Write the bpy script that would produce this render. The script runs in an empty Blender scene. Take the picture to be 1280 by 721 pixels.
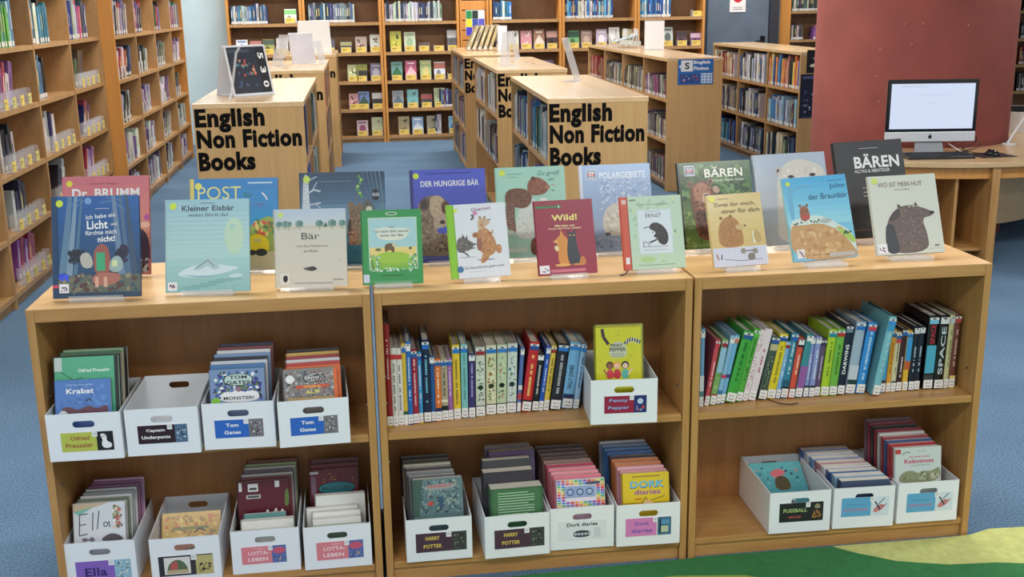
import bpy, math, random
from mathutils import Matrix, Vector
rnd = random.Random(7)
PI = math.pi
C = bpy.context.scene.collection

# ------------------------------------------------------------ camera, world, lights, exposure
def lin(c):
    f = lambda v: (v/255/12.92) if v/255 <= 0.04045 else ((v/255+0.055)/1.055)**2.4
    return (f(c[0]), f(c[1]), f(c[2]), 1.0)

cam_d = bpy.data.cameras.new('camera')
cam = bpy.data.objects.new('camera', cam_d); C.objects.link(cam)
YAW, PITCH, ROLL = 0.131621404, 0.251932773, -0.015651009
fwd = Vector((math.sin(YAW)*math.cos(PITCH), math.cos(YAW)*math.cos(PITCH), -math.sin(PITCH)))
r0 = Vector((math.cos(YAW), -math.sin(YAW), 0)); u0 = r0.cross(fwd)
rr = r0*math.cos(ROLL)+u0*math.sin(ROLL); uu = -r0*math.sin(ROLL)+u0*math.cos(ROLL)
M = Matrix((rr, uu, -fwd)).transposed().to_4x4(); M.translation = (0.89883, -2.96749, 1.6425)
cam.matrix_world = M
cam_d.sensor_fit = 'HORIZONTAL'; cam_d.sensor_width = 36.0; cam_d.lens = 36.0*1392.45/1280
cam_d.clip_end = 60; cam_d.clip_start = 0.05
bpy.context.scene.camera = cam
sc = bpy.context.scene
sc.view_settings.view_transform = 'Standard'; sc.view_settings.look = 'None'
sc.view_settings.gamma = 1; sc.view_settings.use_curve_mapping = False
sc.view_settings.exposure = 0.0
w = bpy.data.worlds.new('world'); sc.world = w; w.use_nodes = True
w.node_tree.nodes['Background'].inputs[0].default_value = (0.94, 0.97, 1.0, 1)
w.node_tree.nodes['Background'].inputs[1].default_value = 0.80
def area(loc, sx, sy, power, rot=(0,0,0), col=(1,0.97,0.92)):
    l = bpy.data.lights.new('ceiling_area_light', 'AREA'); l.shape = 'RECTANGLE'; l.size = sx; l.size_y = sy
    l.energy = power; l.color = col
    o = bpy.data.objects.new('ceiling_area_light', l); o.location = loc; o.rotation_euler = rot; C.objects.link(o)
LAMPS = [(x, y) for y in (-2.4, 1.0, 4.6, 7.6, 10.1) for x in (0.0, 2.6, 5.4)]  # unseen ceiling grid; its farthest row is added to brighten the back wall
for (x, y) in LAMPS:
    area((x, y, 2.92), 1.2, 0.5, 52 if y > 0 else 44)

# ------------------------------------------------------------ materials
def new_mat(name):
    m = bpy.data.materials.new(name); m.use_nodes = True
    nt = m.node_tree; return m, nt, nt.nodes['Principled BSDF']
def plain(name, rgb, rough=0.5, metal=0.0, **k):
    m, nt, b = new_mat(name)
    b.inputs['Base Color'].default_value = lin(rgb); b.inputs['Roughness'].default_value = rough; b.inputs['Metallic'].default_value = metal
    for kk, v in k.items(): b.inputs[kk.replace('_', ' ')].default_value = v
    return m
def attr_mat(name, rough, coat=0.0, grain=0.0):
    m, nt, b = new_mat(name)
    a = nt.nodes.new('ShaderNodeAttribute'); a.attribute_name = 'Col'
    nt.links.new(a.outputs['Color'], b.inputs['Base Color'])
    b.inputs['Roughness'].default_value = rough; b.inputs['Coat Weight'].default_value = coat; b.inputs['Coat Roughness'].default_value = 0.12
    if grain:
        tc = nt.nodes.new('ShaderNodeTexCoord'); n = nt.nodes.new('ShaderNodeTexNoise'); n.inputs['Scale'].default_value = grain
        bp = nt.nodes.new('ShaderNodeBump'); bp.inputs['Strength'].default_value = 0.25; bp.inputs['Distance'].default_value = 0.001
        nt.links.new(tc.outputs['Object'], n.inputs['Vector']); nt.links.new(n.outputs['Fac'], bp.inputs['Height']); nt.links.new(bp.outputs['Normal'], b.inputs['Normal'])
    return m
PRINT = attr_mat('laminated_print', 0.38, 0.25)
PAPER = attr_mat('paper', 0.8, 0, 300)
MATTE = attr_mat('matte_print', 0.7)
INK = plain('black_vinyl', (10,9,9), 0.85, Specular_IOR_Level=0.15)
def wood(name, vec, c1, c2, c3, rough=0.38, coat=0.0):
    m, nt, b = new_mat(name); N = nt.nodes; L = nt.links
    tc = N.new('ShaderNodeTexCoord'); mp = N.new('ShaderNodeMapping'); mp.inputs['Scale'].default_value = vec
    n1 = N.new('ShaderNodeTexNoise'); n1.inputs['Scale'].default_value = 1.0; n1.inputs['Detail'].default_value = 5; n1.inputs['Roughness'].default_value = 0.6
    n2 = N.new('ShaderNodeTexNoise'); n2.inputs['Scale'].default_value = 5.0; n2.inputs['Detail'].default_value = 3
    L.new(tc.outputs['Object'], mp.inputs['Vector']); L.new(mp.outputs['Vector'], n1.inputs['Vector']); L.new(mp.outputs['Vector'], n2.inputs['Vector'])
    cr = N.new('ShaderNodeValToRGB'); e = cr.color_ramp.elements
    e[0].position = 0.3; e[0].color = lin(c1); e[1].position = 0.72; e[1].color = lin(c3)
    k = e.new(0.5); k.color = lin(c2)
    mx = N.new('ShaderNodeMix'); mx.data_type = 'FLOAT'; mx.inputs['Factor'].default_value = 0.35
    L.new(n1.outputs['Fac'], mx.inputs['A']); L.new(n2.outputs['Fac'], mx.inputs['B']); L.new(mx.outputs['Result'], cr.inputs['Fac'])
    L.new(cr.outputs['Color'], b.inputs['Base Color'])
    bp = N.new('ShaderNodeBump'); bp.inputs['Strength'].default_value = 0.06; bp.inputs['Distance'].default_value = 0.002
    L.new(n2.outputs['Fac'], bp.inputs['Height']); L.new(bp.outputs['Normal'], b.inputs['Normal'])
    b.inputs['Roughness'].default_value = rough; b.inputs['Coat Weight'].default_value = coat; b.inputs['Coat Roughness'].default_value = 0.2
    return m
WA, WB, WC = (168,120,68), (188,141,84), (202,157,100)
WOOD_X = wood('beech_grain_along_width', (1.6, 26, 26), WA, WB, WC)
WOOD_Y = wood('beech_grain_along_depth', (26, 1.6, 26), WA, WB, WC)
WOOD_Z = wood('beech_grain_upright', (26, 26, 1.6), WA, WB, WC)
WOOD_TOP = wood('beech_veneer_top', (1.3, 22, 22), (200,156,102), (216,174,120), (226,188,136), 0.28, 0.3)
WOOD_IN = wood('beech_shaded_back', (26, 26, 1.4), (148,98,54), (162,111,64), (176,124,75), 0.45)  # same beech darkened: the shade inside the recess is put into its colour
WOOD_END = wood('beech_end_panel', (30, 30, 1.4), (180,143,92), (192,154,102), (202,166,114), 0.42)
WOOD_TAN = wood('beech_wall_shelving', (9, 9, 3), (164,124,78), (180,139,92), (194,153,106), 0.42)
WOOD_OR = wood('beech_orange_side', (24, 24, 1.4), (196,132,62), (208,144,72), (216,154,82), 0.4)
def carpet():
    m, nt, b = new_mat('blue_loop_carpet'); N = nt.nodes; L = nt.links
    tc = N.new('ShaderNodeTexCoord')
    n1 = N.new('ShaderNodeTexNoise'); n1.inputs['Scale'].default_value = 130; n1.inputs['Detail'].default_value = 4; n1.inputs['Roughness'].default_value = 0.8
    n2 = N.new('ShaderNodeTexNoise'); n2.inputs['Scale'].default_value = 2.2
    L.new(tc.outputs['Object'], n1.inputs['Vector']); L.new(tc.outputs['Object'], n2.inputs['Vector'])
    cr = N.new('ShaderNodeValToRGB'); e = cr.color_ramp.elements
    e[0].position = 0.36; e[0].color = lin((66,90,114)); e[1].position = 0.64; e[1].color = lin((122,148,174))
    k = e.new(0.5); k.color = lin((92,119,146))
    mx = N.new('ShaderNodeMix'); mx.data_type = 'FLOAT'; mx.inputs['Factor'].default_value = 0.12
    L.new(n1.outputs['Fac'], mx.inputs['A']); L.new(n2.outputs['Fac'], mx.inputs['B']); L.new(mx.outputs['Result'], cr.inputs['Fac']); L.new(cr.outputs['Color'], b.inputs['Base Color'])
    bp = N.new('ShaderNodeBump'); bp.inputs['Strength'].default_value = 0.6; bp.inputs['Distance'].default_value = 0.004
    L.new(n1.outputs['Fac'], bp.inputs['Height']); L.new(bp.outputs['Normal'], b.inputs['Normal'])
    b.inputs['Roughness'].default_value = 0.95; b.inputs['Specular IOR Level'].default_value = 0.15
    return m
CARPET = carpet()
def wall_mat(name, rgb, rough=0.6, sc_=6, var=0.04, bump=0.08):
    m, nt, b = new_mat(name); N = nt.nodes; L = nt.links
    tc = N.new('ShaderNodeTexCoord'); n = N.new('ShaderNodeTexNoise'); n.inputs['Scale'].default_value = sc_; n.inputs['Detail'].default_value = 4
    n2 = N.new('ShaderNodeTexNoise'); n2.inputs['Scale'].default_value = 90
    L.new(tc.outputs['Object'], n.inputs['Vector']); L.new(tc.outputs['Object'], n2.inputs['Vector'])
    cr = N.new('ShaderNodeValToRGB'); e = cr.color_ramp.elements
    lo = tuple(v*(1-var) for v in rgb); hi = tuple(min(255, v*(1+var)) for v in rgb)
    e[0].position = 0.35; e[0].color = lin(lo); e[1].position = 0.65; e[1].color = lin(hi)
    L.new(n.outputs['Fac'], cr.inputs['Fac']); L.new(cr.outputs['Color'], b.inputs['Base Color'])
    bp = N.new('ShaderNodeBump'); bp.inputs['Strength'].default_value = bump; bp.inputs['Distance'].default_value = 0.002
    L.new(n2.outputs['Fac'], bp.inputs['Height']); L.new(bp.outputs['Normal'], b.inputs['Normal'])
    b.inputs['Roughness'].default_value = rough
    return m
BOARD = plain('white_cardboard', (226,230,236), 0.55)
ACRYL = plain('clear_acrylic', (240,244,248), 0.08, Alpha=0.2)
ACRYL_F = plain('hazy_acrylic', (232,234,238), 0.2, Alpha=0.42)

# ------------------------------------------------------------ mesh helper
class MB:
    def __init__(s): s.v = []; s.f = []; s.c = []; s.m = []; s.X = Matrix.Identity(4)
    def pt(s, p): s.v.append(tuple(s.X @ Vector(p))); return len(s.v)-1
    def face(s, idx, col, m=0): s.f.append(tuple(idx)); s.c.append(col); s.m.append(m)
    def box(s, x0, y0, z0, x1, y1, z1, col=(255,255,255), m=0):
        i = [s.pt(p) for p in ((x0,y0,z0),(x1,y0,z0),(x1,y1,z0),(x0,y1,z0),(x0,y0,z1),(x1,y0,z1),(x1,y1,z1),(x0,y1,z1))]
        for q in ((0,3,2,1),(4,5,6,7),(0,1,5,4),(1,2,6,5),(2,3,7,6),(3,0,4,7)): s.face([i[k] for k in q], col, m)
    def poly(s, pts, col, m=0): s.face([s.pt(p) for p in pts], col, m)
    def prism(s, pts, d, col, m=0):
        a = [s.pt(p) for p in pts]; b = [s.pt((p[0]+d[0], p[1]+d[1], p[2]+d[2])) for p in pts]; n = len(pts)
        s.face(a, col, m); s.face(b[::-1], col, m)
        for k in range(n): s.face((a[k], b[k], b[(k+1)%n], a[(k+1)%n]), col, m)
    def tube(s, path, r, col=(255,255,255), n=8, m=0, caps=True):
        rings = []; P = [Vector(p) for p in path]
        for i, p in enumerate(P):
            t = ((P[min(i+1, len(P)-1)]-P[max(i-1, 0)])).normalized()
            a = t.orthogonal().normalized() if i == 0 else (pa - t*pa.dot(t)).normalized()
            pa = a; b = t.cross(a); rad = r[i] if isinstance(r, (list, tuple)) else r
            rings.append([s.pt(p+(a*math.cos(2*PI*k/n)+b*math.sin(2*PI*k/n))*rad) for k in range(n)])
        for q in range(len(rings)-1):
            for k in range(n): s.face((rings[q][k], rings[q][(k+1)%n], rings[q+1][(k+1)%n], rings[q+1][k]), col, m)
        if caps: s.face(rings[0][::-1], col, m); s.face(rings[-1], col, m)
    def build(s, name, mats, parent=None, smooth=False):
        me = bpy.data.meshes.new(name); me.from_pydata(s.v, [], s.f)
        if not isinstance(mats, (list, tuple)): mats = [mats]
        for mt in mats: me.materials.append(mt)
        me.polygons.foreach_set('material_index', s.m)
        ca = me.color_attributes.new('Col', 'FLOAT_COLOR', 'CORNER'); buf = []
        cache = {}
        for f, c in zip(s.f, s.c):
            if c not in cache: cache[c] = lin(c)
            buf.extend(cache[c]*len(f))
        ca.data.foreach_set('color', buf)
        if smooth: me.polygons.foreach_set('use_smooth', [True]*len(s.f))
        me.update()
        o = bpy.data.objects.new(name, me); C.objects.link(o)
        if parent: o.parent = parent
        return o
def tag(o, label=None, cat=None, group=None, kind=None):
    if label: o['label'] = label
    if cat: o['category'] = cat
    if group: o['group'] = group
    if kind: o['kind'] = kind
    return o
def empty(name, label, cat, group=None, mat=None):
    o = bpy.data.objects.new(name, None); o.empty_display_size = 0.05; C.objects.link(o)
    if mat is not None: o.matrix_basis = mat
    return tag(o, label, cat, group)
def bev(o, wdt=0.002, seg=2):
    b = o.modifiers.new('bevel', 'BEVEL'); b.width = wdt; b.segments = seg; b.limit_method = 'ANGLE'; return o
def T(x, y, z): return Matrix.Translation((x, y, z))
def RZ(a): return Matrix.Rotation(a, 4, 'Z')
def RX(a): return Matrix.Rotation(a, 4, 'X')
def RY(a): return Matrix.Rotation(a, 4, 'Y')
ORD = 'first second third fourth fifth sixth seventh eighth ninth tenth eleventh twelfth thirteenth fourteenth fifteenth sixteenth seventeenth eighteenth nineteenth twentieth twenty-first twenty-second twenty-third twenty-fourth twenty-fifth twenty-sixth twenty-seventh twenty-eighth twenty-ninth thirtieth thirty-first thirty-second thirty-third thirty-fourth thirty-fifth'.split()
CW = [('black',(25,25,30)),('dark grey',(75,75,80)),('grey',(140,140,145)),('white',(230,230,228)),('red',(190,40,45)),('dark red',(110,25,35)),('orange',(225,125,50)),
      ('yellow',(230,205,60)),('cream',(225,215,175)),('green',(80,160,70)),('dark green',(35,80,50)),('teal',(50,140,150)),('light blue',(140,190,225)),('blue',(50,110,190)),
      ('navy',(30,40,85)),('purple',(120,75,150)),('pink',(220,140,165)),('brown',(110,75,50)),('lime',(170,200,60)),('turquoise',(120,200,200)),('lilac',(150,150,200)),('tan',(180,155,115))]
def cname(c): return min(CW, key=lambda k: sum((a-b)**2 for a, b in zip(k[1], c)))[0]
def sh(c, f): return tuple(int(max(0, min(255, v*f))) for v in c)

# text as flat triangles, cached and normalised by its bounding box
_TX = {}
def text_mesh(st, bold):
    k = (st, bold)
    if k in _TX: return _TX[k]
    cu = bpy.data.curves.new('lettering', 'FONT'); cu.body = st; cu.size = 1; cu.offset = (0.0, 0.02, 0.03, 0.05)[bold]; cu.resolution_u = 3; cu.space_character = (1, 1.03, 1.05, 1.09)[bold]
    o = bpy.data.objects.new('lettering', cu); C.objects.link(o)
    bpy.context.view_layer.update()
    dg = bpy.context.evaluated_depsgraph_get(); me = o.evaluated_get(dg).to_mesh()
    v = [(q.co.x, q.co.y) for q in me.vertices]; f = [tuple(p.vertices) for p in me.polygons]
    o.evaluated_get(dg).to_mesh_clear(); bpy.data.objects.remove(o); bpy.data.curves.remove(cu)
    x0 = min(p[0] for p in v); x1 = max(p[0] for p in v); y0 = min(p[1] for p in v); y1 = max(p[1] for p in v)
    _TX[k] = ([(p[0]-x0, p[1]-y0) for p in v], f, x1-x0, y1-y0); return _TX[k]

class Art:
    """flat print laid on a rectangle w x h in the local xz plane, facing -y"""
    def __init__(s, w, h, y=-0.0004, mb=None, ox=0, oz=0):
        s.w = w; s.h = h; s.y = y; s.mb = mb or MB(); s.ox = ox; s.oz = oz; s.r = random.Random(int(w*1e4+h*1e5))
    def _p(s, u, v): return (s.ox+u*s.w, s.y, s.oz+v*s.h)
    def up(s): s.y -= 0.00003
    def P(s, pts, c): s.mb.poly([s._p(*p) for p in pts], c); s.up(); return s
    def R(s, a, b, c, d, col): return s.P([(a,b),(c,b),(c,d),(a,d)], col)
    def E(s, cu, cv, ru, rv, c, rot=0, n=18):
        pts = []
        for k in range(n):
            x = ru*s.w*math.cos(2*PI*k/n); z = rv*s.h*math.sin(2*PI*k/n)
            x, z = x*math.cos(rot)-z*math.sin(rot), x*math.sin(rot)+z*math.cos(rot)
            pts.append((cu+x/s.w, cv+z/s.h))
        return s.P(pts, c)
    def O(s, cu, cv, r, c, n=18): return s.E(cu, cv, r, r*s.w/s.h, c, 0, n)
    def L(s, pts, wd, c):
        for a, b in zip(pts, pts[1:]):
            dx = (b[0]-a[0])*s.w; dz = (b[1]-a[1])*s.h; l = math.hypot(dx, dz) or 1
            nx = -dz/l*wd*s.w/2; nz = dx/l*wd*s.w/2
            s.mb.poly([s._p(a[0]+nx/s.w, a[1]+nz/s.h), s._p(a[0]-nx/s.w, a[1]-nz/s.h), s._p(b[0]-nx/s.w, b[1]-nz/s.h), s._p(b[0]+nx/s.w, b[1]+nz/s.h)], c)
        s.up(); return s
    def G(s, a, b, c, d, c0, c1, n=10):
        for k in range(n):
            t = (k+.5)/n; col = tuple(int(p+(q-p)*t) for p, q in zip(c0, c1))
            s.mb.poly([s._p(a, b+(d-b)*k/n), s._p(c, b+(d-b)*k/n), s._p(c, b+(d-b)*(k+1)/n), s._p(a, b+(d-b)*(k+1)/n)], col)
        s.up(); return s
    def T(s, st, u, v, hv, c, wu=None, bold=0, rot=0, slant=0):
        vs, fs, tw, th = text_mesh(st, bold)
        kz = hv*s.h/th; kx = kz if wu is None else wu*s.w/tw
        cx, cz = s._p(u, v)[0], s._p(u, v)[2]; ids = []
        for (x, z) in vs:
            X = (x-tw/2)*kx; Z = (z-th/2)*kz; X += slant*Z
            X, Z = X*math.cos(rot)-Z*math.sin(rot), X*math.sin(rot)+Z*math.cos(rot)
            ids.append(s.mb.pt((cx+X, s.y, cz+Z)))
        for f in fs: s.mb.face([ids[i] for i in f], c)
        s.up(); return s
    def D(s, a, b, c, d, n, cols, r=0.02, thin=1.0):
        if n >= 12: n = int(n*1.5); r *= .66
        m = min(r, (c-a)/2.1); mv = min(r*s.w/s.h, (d-b)/2.1)
        for k in range(n):
            y0 = s.y
            s.E(s.r.uniform(a+m, c-m), s.r.uniform(b+mv, d-mv), r*s.r.uniform(.5, 1.2), r*s.r.uniform(.4, .9)*s.w/s.h*thin, s.r.choice(cols), s.r.uniform(0, 3), 7)
            s.y = y0-.000004
        s.up()
        return s
    def F(s, pts, w0, c):   # furry blob outline: polygon with jitter
        q = []
        for a, b in zip(pts, pts[1:]+pts[:1]):
            q.append(a); q.append(((a[0]+b[0])/2+s.r.uniform(-w0, w0), (a[1]+b[1])/2+s.r.uniform(-w0, w0)))
        return s.P(q, c)
    def smooth(s, pts, c, it=2):  # rounded polygon (corner cutting)
        for _ in range(it):
            q = []
            for a, b in zip(pts, pts[1:]+pts[:1]):
                q.append((a[0]*.75+b[0]*.25, a[1]*.75+b[1]*.25)); q.append((a[0]*.25+b[0]*.75, a[1]*.25+b[1]*.75))
            pts = q
        return s.P(pts, c)
    def build(s, name, parent, mat=None): return s.mb.build(name, mat or PRINT, parent)
# ------------------------------------------------------------ room shell
def struct(name, mb, m, parent=None):
    o = mb.build(name, m, parent)
    if not parent: o['kind'] = 'structure'
    return o
b = MB(); b.box(-4.5, -6, -0.05, 11, 11.3, 0.0); struct('floor', b, CARPET)
BLUEW = wall_mat('pale_blue_wall_paint', (206,226,234), 0.55, 3, .015)
b = MB(); b.box(-1.6, 11.12, 0, 5.2, 11.25, 3.0); struct('wall_back', b, BLUEW)
b = MB(); b.box(5.2, 11.12, 2.1, 6.25, 11.25, 3.0); struct('wall_back_above_door', b, BLUEW)
b = MB(); b.box(6.25, 11.12, 0, 11, 11.25, 3.0); struct('wall_back_right', b, BLUEW)
b = MB(); b.box(-1.6, -3, 0, -1.4, 11.12, 3.0); struct('wall_left', b, BLUEW)
b = MB(); b.box(10.9, -3, 0, 11, 11.12, 3.0); struct('wall_right', b, BLUEW)
b = MB(); b.box(-1.6, -3.6, 3.0, 11, 11.3, 3.05); struct('ceiling', b, wall_mat('white_ceiling', (215,215,210), 0.8))
DGREY = wall_mat('grey_door_paint', (98,112,128), 0.45)
b = MB(); b.box(5.32, 11.10, 0.0, 6.12, 11.15, 2.08); dr = struct('door_1', b, DGREY)
b = MB(); b.box(5.2, 11.07, 0, 5.31, 11.2, 2.12); b.box(6.13, 11.07, 0, 6.25, 11.2, 2.12); b.box(5.31, 11.07, 2.085, 6.13, 11.2, 2.14)
b.build('door_frame', plain('dark_door_frame', (46,54,66), 0.5), dr)
b = MB(); b.tube([(6.05,11.09,1.10),(6.05,11.04,1.10),(5.94,11.04,1.10)], 0.013, n=8); b.box(6.02,11.088,1.03,6.08,11.1,1.17); b.build('door_handle', plain('dark_handle', (30,32,38), 0.3, 0.6), dr)
e = empty('door_notice', 'white paper notice with a red round symbol taped to grey door', 'notice', None, T(5.60,11.092,1.47))
a = Art(0.21, 0.30, -0.001); a.R(0,0,1,1,(236,232,232)).O(.5,.62,.33,(196,40,52)).R(.24,.58,.76,.67,(245,240,240)).R(.2,.1,.8,.14,(150,150,155)).R(.2,.18,.8,.21,(150,150,155))
b = MB(); b.box(0,0,0,.21,.002,.3,(236,232,232)); b.build('sheet', PAPER, e); a.build('printed_sign', e, MATTE)

# printed green play mat in front of the bookcases
def mat_pts(pts, z, h):
    m = MB(); m.prism([(x, y, z) for x, y in pts], (0, 0, h), (0,0,0)); return m
def felt(name, rgb):
    return wall_mat(name, rgb, 0.95, 40, 0.04, 0.4)
e = empty('play_mat', 'green printed play mat lying along the foot of the bookcases', 'rug', None, T(0,0,0))
mat_pts([(.6,-2.2),(4.6,-2.2),(4.3,-.4),(3.4,-.05),(3.0,.01),(2.80,.02),(2.72,-.012),(2.6,-.016),(1.9,-.008),(1.8,-.015),(1.54,-.022),(1.28,-.034),(.98,-.06),(.75,-.3)], 0.001, 0.008).build('mat_field', felt('dark_green_felt', (50,118,66)), e)
mat_pts([(2.27,-.012),(2.6,-.014),(2.72,-.010),(2.80,.018),(2.98,.01),(3.38,-.06),(3.6,-.2),(3.5,-.34),(3.1,-.28),(2.83,-.215),(2.70,-.185),(2.56,-.175),(2.42,-.13),(2.32,-.06)], 0.0085, 0.0015).build('lime_patch', felt('lime_felt', (196,200,124)), e)
mat_pts([(1.3,-.15),(1.55,-.115),(1.75,-.11),(1.95,-.14),(2.15,-.25),(2.2,-.6),(1.0,-.6)], 0.0085, 0.0012).build('lime_patch', felt('yellow_green_felt', (150,170,70)), e)

# ------------------------------------------------------------ low front bookcases
H = 0.877
def low_unit(x0, w, label, yaw=0):
    e = empty('low_bookcase', label, 'bookcase', 'low beech bookcases in the front row', T(x0, 0, 0) @ RZ(yaw))
    D = 0.51; t = 0.021
    for xx in (0, w-t):
        b = MB(); b.box(xx, 0, 0, xx+t, D, H-.0015); bev(b.build('side_panel', WOOD_Z, e), .0012)
    b = MB(); b.box(t+.0004, 0.0003, H-.036, w-t-.0004, D, H-.0015); bev(b.build('top_board', WOOD_X, e), .0012)
    b = MB(); b.box(0.0008, 0.0008, H-.0013, w-.0008, D-.001, H); b.build('top_veneer', WOOD_TOP, e)
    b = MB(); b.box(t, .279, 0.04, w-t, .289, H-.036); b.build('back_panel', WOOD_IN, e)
    b = MB(); b.box(t+.001, 0.006, .444, w-t-.001, .278, .466); bev(b.build('shelf', WOOD_X, e), .0015)
    b = MB(); b.box(t+.001, 0.004, .044, w-t-.001, .278, .0636); bev(b.build('bottom_shelf', WOOD_X, e), .0015)
    b = MB(); b.box(t+.001, .290, .444, w-t-.001, D-.006, .466); b.build('rear_shelf', WOOD_X, e)
    b = MB(); b.box(t+.001, .290, .044, w-t-.001, D-.006, .0636); b.build('rear_shelf', WOOD_X, e)
    b = MB(); b.box(t+.001, 0.012, 0, w-t-.001, .03, .041); b.build('plinth', WOOD_X, e)
    b = MB(); b.box(t+.001, D-.03, 0, w-t-.001, D-.012, .041); b.build('plinth', WOOD_X, e)
    for xx in (t, w-t):
        s = 1 if xx == t else -1
        for zz in (.36, .436, .54, .62):
            if s == 1 or zz in (.436, .54):
                b = MB(); b.tube([(xx, .05, zz), (xx+s*.004, .05, zz)], .004, n=8); b.build('shelf_pin', plain('steel_pin', (150,150,150), .3, 1) if 'steel_pin' not in bpy.data.materials else bpy.data.materials['steel_pin'], e)
    return e
low_unit(0.0, .9, 'low beech bookcase standing nearest the wall shelving, holding eight white boxes', -.004)
low_unit(.91, .9, 'middle low beech bookcase with a row of upright books beside one white box')
low_unit(1.816, .901, 'low beech bookcase at the desk end, three white boxes on its lower shelf')

# ------------------------------------------------------------ shelving runs
def shelving(name, label, cat, mtx, xs, D, Ht, zs, wd, group=None, back=True, top=True, dbl=False, end_w=None, t=.025, plinth=.07, shelf_t=.028, back_w=None, endt=None):
    e = empty(name, label, cat, group, mtx)
    endt = endt or t
    for i, x in enumerate(xs):
        end = i in (0, len(xs)-1)
        b = MB(); a = endt if end else t
        xa = x if i == 0 else (x-a if i == len(xs)-1 else x-a/2)
        b.box(xa, 0 if end else 0.004, 0, xa+a, D if end else D-.004, Ht)
        b.build('end_panel' if end else 'divider', (end_w or wd) if end else wd, e)
    for x0, x1 in zip(xs, xs[1:]):
        a0 = x0+(endt if x0 == xs[0] else t/2)+.0005; a1 = x1-(endt if x1 == xs[-1] else t/2)-.0005
        for z in zs:
            if z+.05 > Ht: continue
            b = MB(); b.box(a0, 0.006, z-shelf_t, a1, D-.006 if dbl else D-.008, z); b.build('shelf', wd, e)
        b = MB(); b.box(a0, .03, 0, a1, .05, zs[0]-shelf_t-.001); b.build('plinth', wd, e)
        if back:
            b = MB(); yb = D/2-.004 if dbl else D-.008
            if dbl: 
                zz = [*zs, Ht-.03]
                for z0, z1 in zip(zz, zz[1:]): b.box(a0, yb, z0+.0005, a1, yb+.008, z1-(shelf_t if z1 != zz[-1] else 0)-.0005)
            else: b.box(a0, yb, .001, a1, yb+.008, Ht-.002)
            b.build('back_panel', back_w or wd, e)
    if top:
        b = MB(); b.box(xs[0]-.002, -.004, Ht+.0005, xs[-1]+.002, D+.004, Ht+.028); bev(b.build('top_board', WOOD_TT, e), .0015)
    return e
WOOD_TT = wood('beech_unit_top', (1.5, 16, 16), (202,168,122), (212,178,132), (222,190,146), 0.25, 0.4)
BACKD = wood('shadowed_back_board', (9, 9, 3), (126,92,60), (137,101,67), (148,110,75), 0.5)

MLEFT = lambda x, y: T(x, y, 0) @ RZ(PI/2)      # faces +x, local x runs to +y
MRIGHT = lambda x, y: T(x, y, 0) @ RZ(-PI/2)    # faces -x, local x runs to -y
ZW = (.085, .40, .735, 1.085, 1.43, 1.80)
shelving('wall_shelving', 'long beech wall shelving whose bays start beside the low bookcases', 'shelving', MLEFT(-1.07, 1.6), [0,.92,1.83,2.77,3.68,4.635], .30, 2.3, ZW, WOOD_TAN, top=False)
shelving('wall_shelving', 'second beech wall shelving run, stepped forward and ending at the pale blue wall', 'shelving', MLEFT(-.97, 6.245), [0,.90,1.85,2.78,3.62], .38, 2.3, ZW, WOOD_TAN, top=False, end_w=WOOD_OR)
ZB = (.075, .40, .735, 1.075, 1.43, 1.80)
names = ['beside the pale blue wall corner','second in from the pale blue corner, behind a white stand','with its foot clear in the open aisle','next to the slatted panel with coloured cards','behind the joined sign shelves','next to the grey door']
for k, (x0, x1) in enumerate(((-.61,.265),(.272,1.20),(1.207,2.13),(2.50,3.385),(3.392,4.325),(4.332,5.19))):
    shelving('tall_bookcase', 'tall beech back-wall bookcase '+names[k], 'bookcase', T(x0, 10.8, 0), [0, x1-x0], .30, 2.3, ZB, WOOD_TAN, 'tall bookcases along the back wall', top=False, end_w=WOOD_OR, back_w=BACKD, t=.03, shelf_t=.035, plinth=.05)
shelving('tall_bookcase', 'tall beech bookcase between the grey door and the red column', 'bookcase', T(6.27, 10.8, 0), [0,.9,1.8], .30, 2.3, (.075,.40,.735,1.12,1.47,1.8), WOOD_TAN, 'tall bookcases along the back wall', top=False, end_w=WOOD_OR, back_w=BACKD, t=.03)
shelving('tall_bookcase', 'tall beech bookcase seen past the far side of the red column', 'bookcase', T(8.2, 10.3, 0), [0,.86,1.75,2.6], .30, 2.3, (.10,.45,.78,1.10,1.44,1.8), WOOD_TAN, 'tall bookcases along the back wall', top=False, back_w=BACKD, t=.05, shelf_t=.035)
# slatted panel: boards as parts
e = empty('slatwall_panel', 'slatted beech display panel holding coloured cards between the tall bookcases', 'display panel', None, T(2.14, 10.86, 0))
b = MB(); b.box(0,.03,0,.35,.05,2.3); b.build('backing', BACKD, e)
for xx in (0,.325):
    b = MB(); b.box(xx,-.05,0,xx+.025,.03,2.3); b.build('side_rail', WOOD_OR, e)
for k in range(19):
    b = MB(); b.box(.027, 0, .02+k*.118, .323, .028, .02+k*.118+.106); bev(b.build('slat', WOOD_OR, e), .004)
e = empty('card_display', 'grid of bright coloured cards pinned on the slatted panel', 'poster', None, T(2.215, 10.855, 1.25))
b = MB(); b.box(0,0,0,.23,.003,.30,(240,240,240)); b.build('backing_sheet', PAPER, e)
cs = [(70,60,200),(200,60,70),(235,200,80),(240,220,60),(60,80,170),(90,90,200),(40,140,80),(30,50,40),(235,235,245)]
for k in range(9):
    b = MB(); i, j = k % 3, k//3; b.box(.005+i*.075,-.003,.005+j*.098,.075+i*.075,-.001,.098+j*.098,cs[k]); b.build('card', MATTE, e)

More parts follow.
